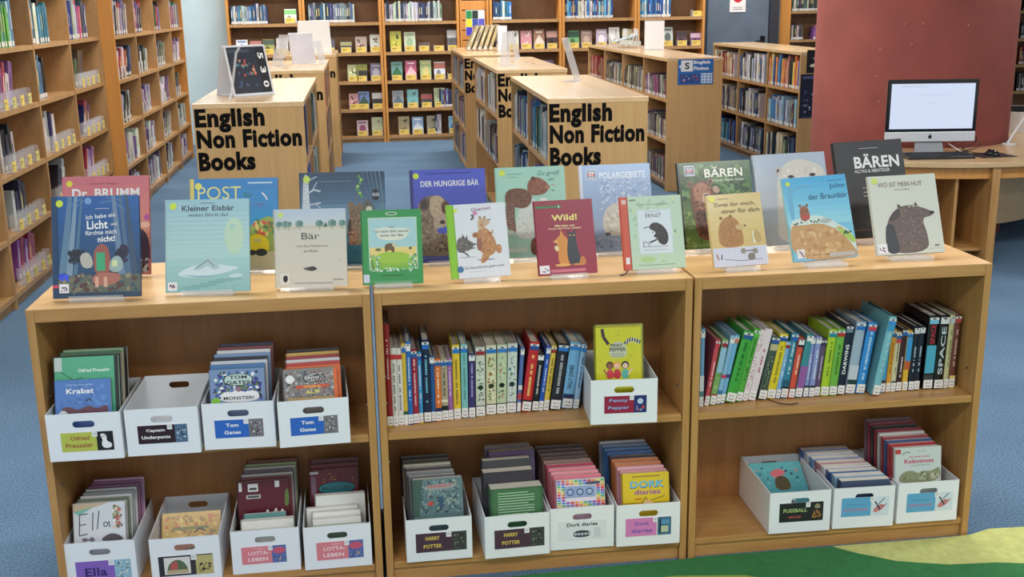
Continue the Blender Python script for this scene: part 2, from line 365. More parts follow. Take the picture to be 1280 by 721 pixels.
# free-standing double-sided units
def stand_unit(name, x, ynear, L, D, n, label, rot=0.0, zs=(.075,.44,.80)):
    m = T(x, ynear, 0) @ RZ(rot) @ T(0, L, 0) @ RZ(-PI/2)
    xs = [L*i/n for i in range(n+1)]
    e = shelving('island_bookcase', label, 'bookcase', m, xs, D, 1.122, zs, WOOD_TAN, 'free-standing island bookcases', dbl=True, end_w=WOOD_END)
    return e, m, xs
def sign_text(m, xloc, D, z0, s, label, parent):
    # lettering sits on the end panel at local x = L, facing +x local (towards camera)
    mm = T(xloc+.0012, 0, 0) @ RZ(PI/2)
    for st, zc, hh, uu0, wu in (('English', 1.062, .130, .010, .63),('Non Fiction', .963, .098, .014, .955),('Books', .845, .100, .015, .515)):
        a = Art(D, 1.0, 0); a.T(st, uu0+wu/2, zc, hh, (12,10,10), wu, 3)
        o = a.build('lettering', parent, INK); o.matrix_local = mm
STAND = {}
for key, x, y, L, D, n, rot, label in (
    ('L1', .03, 3.08, 2.0, .57, 2, 0, 'island bookcase lettered English Non Fiction Books, nearest the wall shelving'),
    ('L2', .06, 6.0, 1.65, .57, 2, 0, 'island bookcase with clear sign holders behind the tablet-topped one'),
    ('L3', .10, 8.75, 1.15, .58, 1, 0, 'island bookcase with a big white board on top, near back wall'),
    ('C1', 1.87, 2.82, 1.86, .53, 2, -.03, 'island bookcase with whole English Non Fiction Books lettering and empty sign holder'),
    ('C2', 1.92, 5.42, 1.95, .53, 2, -.015, 'island bookcase with partly hidden lettering, middle of its line of three'),
    ('C3', 1.90, 7.85, 1.95, .53, 2, -.02, 'island bookcase carrying leaning cream books, last of its line of three'),
    ('S', 3.53, 6.5, 3.4, .49, 4, 0, 'long island bookcase with a blue English Fiction sign on its end'),
    ('E', 4.95, 7.06, 2.62, .5, 3, 0, 'island bookcase with dark posters on its end beside the red column')):
    e, m, xs = stand_unit(key, x, y, L, D, n, label, rot)
    STAND[key] = (e, m, xs, L, D)
    if key in ('L1','L2','L3','C1','C2','C3'): sign_text(m, L, D, 1.13, 1.0, key, e)

# red-brown column
RED = wall_mat('red_brown_column_paint', (140,70,62), 0.85, 3, 0.05)
b = MB(); n = 72; CX, CY, CR = 4.85, 4.74, .68
lo = [b.pt((CX+CR*math.cos(2*PI*k/n), CY+CR*math.sin(2*PI*k/n), 0)) for k in range(n)]; hi = [b.pt((CX+CR*math.cos(2*PI*k/n), CY+CR*math.sin(2*PI*k/n), 2.998)) for k in range(n)]
for k in range(n): b.face((lo[k], lo[(k+1)%n], hi[(k+1)%n], hi[k]), (0,0,0))
b.face(hi, (0,0,0)); o = b.build('column', RED, smooth=True)
for p in o.data.polygons: p.use_smooth = len(p.vertices) == 4
tag(o, 'thick round red-brown column standing behind the desk computer', 'column', None, 'structure')
for k, (ang, z, wh) in enumerate(((-122,1.46,'uppermost, above the screen'),(-113,1.46,'uppermost, second above the screen'),(-88,1.45,'uppermost, toward far bookcase'),(-135,1.30,'near the dark posters, upper'),(-136,1.12,'near the dark posters, middle'),(-134,.95,'near the dark posters, lower'),(-118,1.33,'midway, just above screen height'))):
    r = math.radians(ang); d = Vector((math.cos(r), math.sin(r), 0)); p = Vector((CX, CY, z))+d*(CR-.003)
    b = MB(); b.tube([p, p+d*.005], .007, n=10); tag(b.build('wall_plug', plain('filled_hole', (176,120,100)) if k == 0 else bpy.data.materials['filled_hole']), 'small pale filled screw hole in the red column, '+wh, 'wall plug', 'filled holes in the column')

# curved desk round the column
DX, DY, DZ = 4.83, 4.72, .65
def arc(r, a0, a1, n): return [(DX+r*math.cos(math.radians(a0+(a1-a0)*k/n)), DY+r*math.sin(math.radians(a0+(a1-a0)*k/n))) for k in range(n+1)]
def ring(mb, r0, r1, a0, a1, z0, z1, n=40):
    A = arc(r0, a0, a1, n); B = arc(r1, a0, a1, n)
    ids = [[mb.pt((p[0], p[1], z)) for p in L] for L in (A, B) for z in (z0, z1)]
    a_, a2, b_, b2 = ids
    for k in range(n):
        mb.face((a2[k], b2[k], b2[k+1], a2[k+1]), (0,0,0)); mb.face((a_[k], a_[k+1], b_[k+1], b_[k]), (0,0,0))
        mb.face((b_[k], b_[k+1], b2[k+1], b2[k]), (0,0,0)); mb.face((a_[k], a2[k], a2[k+1], a_[k+1]), (0,0,0))
    mb.face((a_[0], b_[0], b2[0], a2[0]), (0,0,0)); mb.face((a_[n], a2[n], b2[n], b_[n]), (0,0,0))
desk = empty('curved_desk', 'curved beech desk wrapped round the foot of the red column', 'desk', None)
A0, A1 = -128, 30
b = MB(); ring(b, .70, 1.40, A0, A1, DZ-.03, DZ); bev(b.build('desk_top', WOOD_TT, desk), .002)
b = MB(); ring(b, 1.33, 1.352, A0, A1, DZ-.105, DZ-.0305); b.build('apron', WOOD_OR, desk)
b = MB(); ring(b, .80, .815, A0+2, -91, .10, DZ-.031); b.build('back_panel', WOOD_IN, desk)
b = MB(); ring(b, .90, .915, -90, A1, .16, DZ-.031); b.build('modesty_panel', WOOD_TT, desk)
b = MB(); ring(b, .82, 1.32, A0+2, -95, .085, .105); b.build('cabinet_floor', WOOD_X, desk)
for a_, r0_, r1_, t_, zb in ((A0+1.5, .70, 1.33, .022, 0), (-103, .82, 1.32, .02, .106), (-94, .70, 1.385, .05, 0), (A1-2, .70, 1.33, .03, 0)):
    r = math.radians(a_); b = MB(); b.X = T(DX, DY, 0) @ RZ(r); b.box(r0_, -t_/2, zb, r1_, t_/2, DZ-.031); bev(b.build('desk_leg' if t_ == .05 else 'side_panel', WOOD_Z, desk), .002)
# ------------------------------------------------------------ books
PAGE = (222,216,200)
def upright(name, label, cat, group, mtx, w, h, d, col, bands=(), tag_col=(236,236,232), tag_h=.03, emblem=(40,90,170), titles=(), deco=None, page=PAGE, lab=True):
    """upright book, spine facing -y; local x 0..-w (pivot at lower right), lean by the matrix"""
    e = empty(name, label, cat, group, mtx); t = min(.0022, w*.16)
    c = MB(); c.box(-w, .004, 0, -w+t, d, h, sh(col, .9)); c.box(-t, .004, 0, 0, d, h, sh(col, .9))
    # rounded spine
    n = 6; pr = [(-w+w*k/n, .004-.004*math.sin(PI*k/n)) for k in range(n+1)]
    c.prism([(x, y, 0) for x, y in pr]+[(-.0003, .0055, 0), (-w+.0003, .0055, 0)], (0, 0, h), col)
    co = c.build('cover', PRINT, e)
    p = MB(); p.box(-w+t+.0003, .006, .003, -t-.0003, d-.004, h-.004, page); p.build('page_block', PAPER, e)
    a = Art(w*.96, h, -.0004, ox=-w*.98); 
    for z0, z1, bc in bands: a.R(0, z0, 1, z1, bc)
    if deco: deco(a)
    for st, v, hv, tc, bold in titles: _vt(a, st, v, hv, tc, bold)
    if a.mb.v: a.build('spine_print', co)
    if lab:
        a = Art(w*.92, h, -.0009, ox=-w*.96); a.R(0, .015, 1, .015+tag_h/h, tag_col)
        if w > .012: a.T('K'+str(rnd.randint(1,9)), .5, .015+tag_h/h*.62, .006/h, (60,60,65), .5); a.R(.2, .015+tag_h/h*.2, .8, .015+tag_h/h*.28, (90,90,95))
        a.build('shelf_mark', co)
        if emblem:
            a = Art(w*.92, h, -.0009, ox=-w*.96); a.R(0, .945, 1, .975, (228,228,228)); a.R(0, .89, 1, .945, emblem); a.R(.3, .95, .7, .968, (50,50,60)); a.build('genre_sticker', co)
    return e
def _vt(a, st, v, hv, tc, bold):
    """vertical spine title, reading upward; v: (v0,v1) range; hv: share of the spine width"""
    if st not in ('SALLY JONES', 'DARWINS', 'SPACE'):
        r = random.Random(len(st)*7+int(v[0]*100)); z = v[0]      # too small to read in the photograph: letter-sized strokes
        while z < v[1]:
            l = r.uniform(.008, .022)
            if r.random() > .2: a.mb.poly([a._p(.5-hv/2*r.uniform(.6,1), z), a._p(.5+hv/2, z), a._p(.5+hv/2*r.uniform(.6,1), z+l), a._p(.5-hv/2, z+l)], tc)
            z += l+.008
        a.up(); return
    vs, fs, tw, th = text_mesh(st, bold); L = (v[1]-v[0])*a.h; kx = L/tw; kz = hv*a.w/th; ids = []
    for x, z in vs:
        X = x*kx; Z = (z-th/2)*kz; ids.append(a.mb.pt((a.ox+a.w/2-Z, a.y, v[0]*a.h+X)))
    for f in fs: a.mb.face([ids[i] for i in f], tc)
    a.up()

def faceout(name, label, cat, group, mtx, w, h, t, col, art=None, spine=None, page=PAGE, sticker=False, back=None, soft=False, edge=None):
    """book seen from its front cover; local x 0..w, y 0..t, z 0..h"""
    e = empty(name, label, cat, group, mtx); bt = .0009 if soft else .0022
    spine = spine or sh(col, .85)
    c = MB(); 
    rcor = .002
    def board(y0, y1, cc):
        pts = [(0,y0,0),(w-rcor,y0,0),(w,y0,rcor),(w,y0,h-rcor),(w-rcor,y0,h),(0,y0,h)]
        c.prism(pts, (0, y1-y0, 0), cc)
    board(0, bt, col); board(t-bt, t, back or sh(col, .8))
    n = 5; pr = [(-.003*math.sin(PI*k/n), t*k/n) for k in range(n+1)]
    c.prism([(x, y, 0) for x, y in pr]+[(.0015, t, 0), (.0015, 0, 0)], (0, 0, h), spine)
    co = c.build('cover', PRINT, e)
    ins = .001 if soft else .003
    p = MB(); p.box(.0016, bt+.0002, ins, w-ins, t-bt-.0002, h-ins, page); p.build('page_block', PAPER, e)
    if art:
        a = Art(w-.001, h-.001, -.0003, ox=.0005, oz=.0005); art(a); a.build('cover_print', co)
    return e

FAR = MB(); NB = [0]
def quick(mtx, w, h, d, col, label=None, name='book', group=None, stuff=False, tagc=(225,225,220), emblem=None):
    mb = FAR if stuff else MB()
    if stuff: mb.X = mtx
    c2 = sh(col, .9); t = w*.12
    mb.box(-w, 0, 0, 0, .003, h, col); mb.box(-w, .003, 0, -w+t, d, h, c2); mb.box(-t, .003, 0, 0, d, h, c2)
    mb.box(-w+t, .003, .003, -t, d-.003, h-.004, PAGE, 1)
    mb.poly([(-w*.97,-.0006,.006),(-w*.03,-.0006,.006),(-w*.03,-.0006,.034),(-w*.97,-.0006,.034)], tagc)
    cc = rnd.choice(((240,240,235),(230,210,120),(60,60,70),sh(col,.55),sh(col,1.5)))
    mb.poly([(-w*.65,-.0006,h*.35),(-w*.35,-.0006,h*.35),(-w*.35,-.0006,h*rnd.uniform(.6,.85)),(-w*.65,-.0006,h*.75)], cc)
    if emblem: mb.poly([(-w*.97,-.0006,h*.9),(-w*.03,-.0006,h*.9),(-w*.03,-.0006,h*.97),(-w*.97,-.0006,h*.97)], emblem)
    if stuff: mb.X = Matrix.Identity(4); return None
    o = mb.build(name, [PRINT, PAPER]); o.matrix_basis = mtx; tag(o, label, 'book', group); NB[0] += 1
    return o
MIX = [(40,90,150),(25,30,45),(60,130,150),(190,60,60),(225,220,210),(80,120,80),(120,110,150),(210,190,90),(150,60,90),(60,60,70),(170,190,200),(100,80,70),(205,120,70),(35,60,110),(225,225,230)]
COOL = [(40,80,130),(60,120,170),(90,100,130),(40,45,60),(180,190,200),(70,110,120),(150,160,175),(35,60,100),(120,130,150),(210,212,215)]
MUTE = [(150,140,125),(90,85,80),(60,60,60),(170,160,150),(120,90,80),(110,120,120),(200,190,170),(80,70,90),(140,110,110)]
def fill(mtx, x0, x1, z, place, pal, hs=(.18,.25), ws=(.016,.034), d=.17, stuff=False, lean=.0, yo=.03, group=None, max_n=40, names=None, gap=0.0):
    x = x0+.004; k = 0
    while k < max_n:
        w = rnd.uniform(*ws); h = rnd.uniform(*hs); l = lean+rnd.uniform(-.012,.012) if lean else 0
        if x+w/math.cos(l)+h*math.sin(max(l, 0)) > x1: break
        x += w/math.cos(l)+.0008
        col = rnd.choice(pal); col = tuple(max(0, min(255, v+rnd.randint(-12,12))) for v in col)
        m = mtx @ T(x, yo+rnd.uniform(-.008,.012), z+.0005) @ RY(l)
        lb = '%s book, %s along %s' % (cname(col), ORD[min(k, 34)], place)
        quick(m, w, h, min(d, .2), col, lb, 'book', group or ('books on '+place), stuff); k += 1
        if gap and rnd.random() < gap: x += rnd.uniform(.01, .04)
        if lean and l > 0: x += .0015
    if lean: pass

YEL = (236,206,104)
def display_bin(mtx, label, group, full=True, w=.125, yel=YEL, dp=.1, hb=.08):
    e = empty('display_bin', label, 'book bin', group, mtx)
    b = MB(); b.box(0,0,0,w,dp,.003); b.box(0,0,.003,w,.003,.065); b.box(0,.003,.003,.003,dp,hb); b.box(w-.003,.003,.003,w,dp,hb); b.build('clear_tray', ACRYL if dp == .05 else ACRYL_F, e)
    a = Art(w-.014, .062, -.001, ox=.007, oz=.005); a.R(0,0,1,1,yel).R(.08,.55,.6,.68,sh(yel,.55)).R(.08,.3,.45,.4,sh(yel,.7)); a.build('yellow_card', e, MATTE)
    return e
def mini_art(kind, c1, c2):
    def f(a):
        if kind == 0: a.R(0,0,1,1,c1).E(.5,.45,.3,.25,c2).R(.15,.8,.85,.9,c2)
        elif kind == 1: a.R(0,0,1,1,c1).R(0,.6,1,.95,c2).E(.4,.35,.2,.2,sh(c1,.6))
        elif kind == 2: a.R(0,0,1,1,c1).D(.1,.1,.9,.9,9,[c2,sh(c2,.7),sh(c1,1.3)],.12)
        elif kind == 3: a.R(0,0,1,1,c1).P([(0,.2),(.5,.75),(1,.3),(1,0),(0,0)],c2).R(.2,.82,.8,.9,sh(c2,1.2))
        else: a.R(0,0,1,1,c1).R(0,0,.2,1,c2).E(.6,.5,.25,.2,sh(c2,1.3)).R(.3,.85,.9,.92,(240,240,235))
    return f
def face_book(mtx, label, group, w, h, c1, c2, kind, name='display_book'):
    mb = MB(); mb.box(0,0,0,w,.002,h,c1); mb.box(0,.002,0,.002,.014,h,c1); mb.box(0,.014,0,w,.016,h,sh(c1,.8)); mb.box(.002,.002,.002,w-.003,.014,h-.003,PAGE,1)
    a = Art(w, h, -.0004, mb); mini_art(kind, c1, c2)(a)
    o = mb.build(name, [PRINT, PAPER]); o.matrix_basis = mtx; tag(o, label, 'book', group); NB[0] += 1; return o

# ---- back wall: face-out books with yellow-fronted bins
BAYS = [(-.61,.265,'corner bookcase'),(.272,1.20,'white-board bookcase'),(1.207,2.13,'open aisle bookcase'),(2.50,3.385,'bookcase beside the slats'),(3.392,4.325,'bookcase behind the long island'),(4.332,5.19,'bookcase beside the grey door')]
K = lambda *a: a
ROWS = {
 (0,1): [K(.06,(236,236,240),(90,140,200),0,.16),K(.22,(96,40,40),(190,120,110),1,.15),K(.37,(150,150,70),(60,80,60),1,.16),K(.53,(215,215,218),(150,150,160),0,.17),K(.68,(150,150,120),(60,70,60),2,.16)],
 (1,1): [K(.05,(150,150,90),(60,60,50),1,.16),K(.20,(60,60,80),(30,30,40),2,.15),K(.40,(40,40,60),(150,150,100),1,.12),K(.58,(170,150,140),(90,60,60),2,.17),K(.755,(205,208,200),(40,50,50),2,.19)],
 (2,1): [K(.06,(190,190,70),(60,90,50),2,.22),K(.23,(196,205,180),(150,180,140),0,.21),K(.40,(90,60,50),(60,40,40),1,.09),None,K(.75,(60,62,70),(190,195,195),1,.23)],
 (3,1): [K(.05,(60,50,60),(120,110,70),1,.16),K(.20,(205,205,200),(40,40,45),2,.20),K(.36,(200,140,150),(240,220,215),2,.20),K(.52,(150,110,90),(215,200,190),3,.21),K(.68,(70,50,55),(190,150,140),1,.20)],
 (4,1): [K(.06,(110,170,110),(40,80,60),1,.19),K(.22,(150,125,115),(190,165,150),0,.19),K(.41,(190,175,200),(235,225,230),0,.20),K(.57,(232,232,230),(30,30,30),2,.22),K(.74,(130,150,110),(200,200,160),1,.20)],
 (5,1): [K(.10,(70,110,80),(200,200,150),1,.19),K(.31,(190,200,190),(90,100,100),0,.21),K(.49,(90,60,70),(60,40,50),1,.16),K(.67,(120,70,120),(200,170,190),1,.14)],
 (1,2): [K(.47,(190,195,150),(90,110,70),2,.18),K(.57,(35,35,32),(150,150,60),1,.19),K(.745,(120,115,150),(180,175,190),0,.19)],
 (2,2): [K(.06,(110,165,160),(40,110,70),3,.20),K(.23,(196,90,130),(235,190,200),3,.21),K(.41,(165,190,130),(215,205,130),0,.21),K(.58,(215,225,240),(190,110,90),1,.19),None],
 (3,2): [K(.08,(120,110,120),(200,190,190),2,.18),K(.25,(90,130,110),(210,210,190),1,.18),K(.45,(190,190,180),(110,90,80),0,.18),K(.63,(110,100,140),(200,190,200),2,.18)],
 (1,3): [K(.47,(200,150,150),(120,60,70),2,.17),K(.58,(110,140,200),(50,80,60),3,.19),K(.75,(30,28,30),(210,210,205),1,.18)],
 (2,3): [K(.06,(150,160,165),(90,110,130),3,.19),K(.24,(110,180,185),(60,120,120),2,.20),K(.41,(40,35,42),(160,60,60),1,.15),K(.57,(185,200,160),(225,225,215),2,.21)],
 (1,4): [K(.55,(225,200,205),(160,80,120),0,.17),K(.73,(200,205,165),(170,180,140),2,.20)],
 (2,4): [K(.12,(165,150,110),(50,45,40),2,.20),K(.29,(150,185,225),(225,235,245),3,.19),K(.47,(170,165,140),(90,80,70),2,.20),K(.74,(150,200,230),(70,130,180),3,.19)],
}
rown = {1:'second shelf',2:'third shelf',3:'fourth shelf',4:'bottom shelf'}
zrow = {0:1.43,1:1.075,2:.735,3:.40,4:.075}
for (bk, rw), lst in ROWS.items():
    x0, x1, bn = BAYS[bk]
    for i, it in enumerate(lst):
        x = x0+.03+((.58+.0) if it is None and bk == 2 and rw == 1 else (.74 if it is None else it[0])); z = zrow[rw]
        col = 'empty yellow-fronted bin' if it is None else 'yellow-fronted clear bin'
        display_bin(T(x, 10.83, z+.0005), '%s, %s on %s of %s' % (col, ORD[i], rown[rw], bn), 'yellow-fronted bins on the back wall')
        if it:
            face_book(T(x-.004, 10.848, z+.0075) @ RX(-.16), '%s face-out book, %s on %s of %s' % (cname(it[1]), ORD[i], rown[rw], bn), 'face-out books on the back wall', .135, it[4]*1.08, it[1], it[2], it[3])
# spine rows on the top visible shelf of the back wall: a mass of thin spines far away
for k, (x0, x1, pal, n) in enumerate(((-.56,-.06,COOL,19),(.34,.92,COOL,26),(1.24,1.98,[(200,205,215),(60,80,120),(190,210,190),(40,50,80),(170,180,200),(120,150,120)],34),(2.54,2.78,[(50,140,220),(30,60,110),(230,235,240),(60,120,150)],9),(3.43,4.03,[(60,140,200),(200,200,190),(40,80,150),(150,110,110),(225,230,235),(110,190,220),(30,50,80)],28),(4.37,4.80,[(50,100,180),(60,150,210),(20,30,50),(235,238,240),(40,60,110)],18))):
    fill(T(0,10.8,0), x0, x1, 1.43, '', pal, (.20,.24), (.014,.028), .15, True, 0, .03, max_n=n)
face_book(T(.06,10.85,1.437) @ RX(-.12), 'white face-out book with green stripe on top shelf of corner bookcase', 'face-out books on the back wall', .14, .16, (232,236,240), (120,190,110), 1)
display_bin(T(.065,10.83,1.4305), 'yellow-fronted bin on the top shelf of corner bookcase', 'yellow-fronted bins on the back wall')
display_bin(T(5.04,10.83,1.4305), 'yellow-fronted bin on the top shelf beside the grey door', 'yellow-fronted bins on the back wall')
fill(T(0,10.8,0), -.55, -.28, .735, '', MUTE, (.18,.22), (.014,.028), .15, True, 0, .03)
fill(T(0,10.8,0), 1.86, 2.04, .40, '', [(60,60,80),(130,100,130),(90,120,170)], (.2,.24), (.014,.028), .15, True, 0, .03)
fill(T(0,10.8,0), 1.80, 1.90, .075, '', COOL, (.2,.24), (.014,.028), .15, True, 0, .03)
fill(T(0,10.8,0), 6.32, 7.10, 1.47, '', [(60,60,70),(150,60,60),(90,110,90),(190,180,170)], (.2,.26), (.016,.03), .15, True, 0, .03)
fill(T(0,10.8,0), 6.32, 6.50, 1.12, '', MUTE, (.16,.22), (.016,.03), .15, True, 0, .03)
fill(T(0,10.8,0), 6.62, 7.00, 1.12, '', [(200,190,200),(150,60,80),(190,120,140),(120,90,140)], (.14,.18), (.02,.04), .15, True, 0, .03)
for z in (.45,.78,1.10,1.44):
    fill(T(0,10.3,0), 9.13, 9.85, z, '', [(200,205,200),(60,70,60),(90,120,90),(150,60,60),(40,40,50)], (.16,.24), (.02,.04), .15, True, 0, .03)
    fill(T(0,10.3,0), 8.86, 9.0, z, '', [(200,205,200),(90,140,100)], (.12,.2), (.02,.04), .15, True, 0, .03)

# ---- left wall shelving. local frames: ML(y) with local x = world y
def ML(x): return T(x, 0, 0) @ RZ(PI/2)
G1 = 'books in the near wall shelving'; PN = {1.43:'top visible shelf',1.085:'second shelf',.735:'third shelf',.40:'fourth shelf',.085:'bottom shelf'}
BN = {0:'the bay by the mat', 1:'first wall bay', 2:'second wall bay', 3:'third wall bay'}
near = [(2.55,3.40,0),(3.46,4.34,1),(4.40,5.26,2),(5.32,6.20,3)]
for (ya, yb, k) in near:
    for z in (.085,.40,.735,1.085,1.43):
        pl = '%s of %s' % (PN[z], BN[k])
        if k == 0 and z < 1.0 and z > .5: pass
        if z == 1.43:
            fill(ML(-1.07), ya+.02, yb-(.1,.25,.35,.2)[k], z, pl, [COOL, [(110,190,190),(60,120,170),(150,190,210),(30,30,35),(90,150,70)], [(60,130,150),(20,20,25),(230,230,225)], [(60,90,90),(150,190,70),(60,80,140),(210,100,130),(190,200,205)]][k], (.22,.29), (.024,.045), .2, False, 0, .03, G1)
        else:
            nb = 5 if z != 1.085 else 4
            n = {0:3}.get(k, 4); st = (yb-ya-.12)/n
            if k == 2 and z == 1.085:
                fill(ML(-1.07), ya+.05, ya+.30, z, pl, [(25,25,30),(70,130,170),(30,40,60)], (.2,.28), (.03,.05), .18, False, 0, .04, G1); continue
            # a clump of leaning books behind small clear label holders
            pal = rnd.choice([MIX, [(60,60,75),(130,60,80),(40,40,50),(190,190,190)], [(30,40,80),(150,100,170),(180,60,90),(210,210,215)], [(210,205,190),(120,110,100),(60,80,110)]])
            fill(ML(-1.07), ya+.24+rnd.uniform(0,.14), ya+.72+rnd.uniform(0,.16), z, pl, pal, (.19,.265), (.04,.07), .16, k == 0, rnd.choice((.0,.2,.34)), .066, G1, max_n=5 if k == 1 else 4)
            for q in range(n):
                display_bin(ML(-1.07) @ T(ya+.20+q*(.155+.01*rnd.random()), .008, z+.0005), 'clear bin with yellow card, %s along %s' % (ORD[q], pl), 'yellow-card bins in the wall shelving', w=.085, dp=.05, hb=.10, yel=(214,200,120) if q % 2 else YEL)
for (ya, yb, k) in ((6.28,7.12,1),(7.17,8.07,2),(8.12,9.0,3),(9.05,9.82,4)):
    for z in (.085,.40,.735,1.085,1.43):
        pal = rnd.choice([MIX, MUTE, [(50,50,55),(200,200,205),(60,90,60)], [(180,170,190),(120,90,130),(230,230,230)]])
        if z == 1.43: fill(ML(-.97), ya+.06, ya+rnd.uniform(.45,.75), z, '', [(60,100,70),(30,30,35),(190,190,195),(120,110,150),(190,60,70)], (.2,.28), (.025,.045), .2, True, rnd.choice((0,0,.15)), .03)
        else:
            fill(ML(-.97), ya+.16, ya+.55+rnd.uniform(0,.22), z, '', pal, (.17,.25), (.03,.06), .16, True, rnd.choice((0,.15,.25)), .04)
            for q in range(3):
                FAR.X = ML(-.97) @ T(ya+.08+q*.13, .02, z); FAR.box(0,0,.002,.05,.003,.10,(205,203,198)); FAR.X = Matrix.Identity(4)

# ---- island units: side frames
def side_near(key, flip=False):
    """frame of the side that faces -x (flip: +x); local x as given by y positions"""
    e, m, xs, L, D = STAND[key]
    return m if not flip else m @ T(L, D, 0) @ RZ(PI)
ZS = (.075,.44,.80); zn = {.075:'bottom shelf', .44:'middle shelf', .80:'top shelf'}
KEEP = {('C1',1,.80),('C1',1,.44),('E',2,.80),('E',1,.80),('L1',0,.80),('C2',1,.80),('S',3,.80)}
def cells(key, flip, which, place, pal, hs=(.20,.27), ws=(.015,.035), stuff=False, frac=1.0, rows=ZS, lean=0, d=.2, yo=.02):
    e, m, xs, L, D = STAND[key]; mm = side_near(key, flip)
    for i in which:
        for z in rows:
            x0 = xs[i]+.02; x1 = xs[i]+(xs[i+1]-xs[i])*frac-.02
            fill(mm, x0, x1, z, '%s of %s' % (zn[z], place), pal, hs, ws, min(d, D/2-.03), stuff or (key, which[0], z) not in KEEP, lean, yo, 'books on the island bookcases')
# C1 faces -x: local x from far to near: the near bay is index 1
cells('C1', False, (1,), 'whole-lettered island near bay', COOL+[(60,150,160),(205,195,170),(30,70,50)], hs=(.22,.31), rows=(.80,), frac=.9)
cells('C1', False, (1,), 'whole-lettered island near bay', [(40,110,190),(130,120,170),(210,210,215),(30,35,50)], hs=(.2,.27), rows=(.44,), ws=(.02,.04))
cells('C1', False, (0,), '', COOL, stuff=True, rows=(.44,.80))
cells('C2', False, (1,), 'middle sign island near bay', [(200,195,190),(90,85,90),(225,225,225),(60,60,65)], hs=(.24,.31), rows=(.80,), ws=(.02,.04))
cells('C2', False, (1,), 'middle sign island near bay', [(45,35,40),(60,50,55),(150,140,140),(40,40,45)], hs=(.2,.27), rows=(.44,), ws=(.02,.05), yo=-.0)
cells('C2', False, (0,), '', [(200,195,190),(90,85,90),(225,225,225)], stuff=True, rows=(.44,.80))
cells('C3', False, (0,1), '', [(90,110,140),(70,70,80),(170,170,180),(130,90,120)], stuff=True, rows=(.075,.44,.80))
cells('L1', True, (0,), 'tablet-topped island near bay', [(90,120,170),(70,90,150),(40,50,70)], hs=(.24,.31), rows=(.80,), ws=(.02,.04), frac=.8)
cells('L1', True, (0,), 'tablet-topped island near bay', [(110,120,180),(90,90,150),(190,180,200)], hs=(.24,.31), rows=(.44,), ws=(.02,.04))
cells('L1', True, (1,), '', [(40,110,120),(200,205,205),(50,90,80)], stuff=True, rows=(.44,.80))
cells('L2', True, (0,1), '', [(50,45,80),(40,50,60),(170,175,185),(200,120,110)], stuff=True, hs=(.24,.3), rows=(.075,.44,.80))
cells('L3', True, (0,), '', [(120,110,150),(180,180,190),(70,70,80)], stuff=True, rows=(.44,.80))
cells('S', False, (3,), 'long island bay nearest its sign', [(150,90,140),(120,120,125),(190,185,190),(90,70,80)], hs=(.15,.2), ws=(.02,.032), rows=(.80,), lean=-.12)
cells('S', False, (3,), 'long island bay nearest its sign', MUTE, hs=(.17,.21), ws=(.02,.032), rows=(.44,.075), frac=.9)
cells('S', False, (1,2), '', MUTE, hs=(.16,.22), ws=(.02,.032), rows=(.80,.44), stuff=True, frac=.95, lean=.08)
cells('S', False, (0,), '', [(150,50,50),(190,120,110),(90,40,40)], hs=(.2,.24), ws=(.02,.032), rows=(.80,), stuff=True, frac=.8)
cells('E', False, (2,), 'poster-ended island near bay', [(70,130,190),(130,140,160),(230,140,90),(60,60,100),(225,205,120),(40,50,60),(190,120,120)], hs=(.24,.31), ws=(.02,.045), rows=(.80,), lean=.05)
cells('E', False, (1,), 'poster-ended island middle bay', [(190,200,215),(230,232,235),(60,60,60),(110,120,150)], hs=(.22,.30), ws=(.02,.045), rows=(.80,), frac=.9)
cells('E', False, (0,), 'poster-ended island far bay', [(220,220,215),(150,60,50),(190,170,120),(80,80,70)], hs=(.2,.28), ws=(.02,.045), rows=(.80,), frac=.8)
cells('E', False, (2,), 'poster-ended island near bay', [(40,110,180),(150,185,220),(150,150,155),(90,70,70)], hs=(.22,.28), ws=(.03,.06), rows=(.44,), frac=.9)
cells('E', False, (1,), 'poster-ended island middle bay', [(200,200,200),(60,90,110),(50,50,60),(40,60,110)], hs=(.22,.28), ws=(.03,.05), rows=(.44,), frac=.8)
cells('E', False, (0,), '', MUTE, rows=(.44,), stuff=True)
cells('E', False, (2,), 'poster-ended island near bay', [(60,80,100),(120,130,120),(210,205,170),(40,50,60)], hs=(.22,.28), ws=(.03,.05), rows=(.075,), frac=.9)
cells('E', False, (1,), 'poster-ended island middle bay', [(60,60,90),(150,150,190),(230,230,230),(70,70,80)], hs=(.22,.27), ws=(.03,.05), rows=(.075,), frac=.9, lean=.1)
cells('E', False, (0,), '', [(40,70,140),(90,160,190),(30,40,60)], rows=(.075,), stuff=True)
# ------------------------------------------------------------ upright rows in the low bookcases
def X2(px): return .936+(px-487)*.0024
ZM = .4665
W_ = (235,235,232)
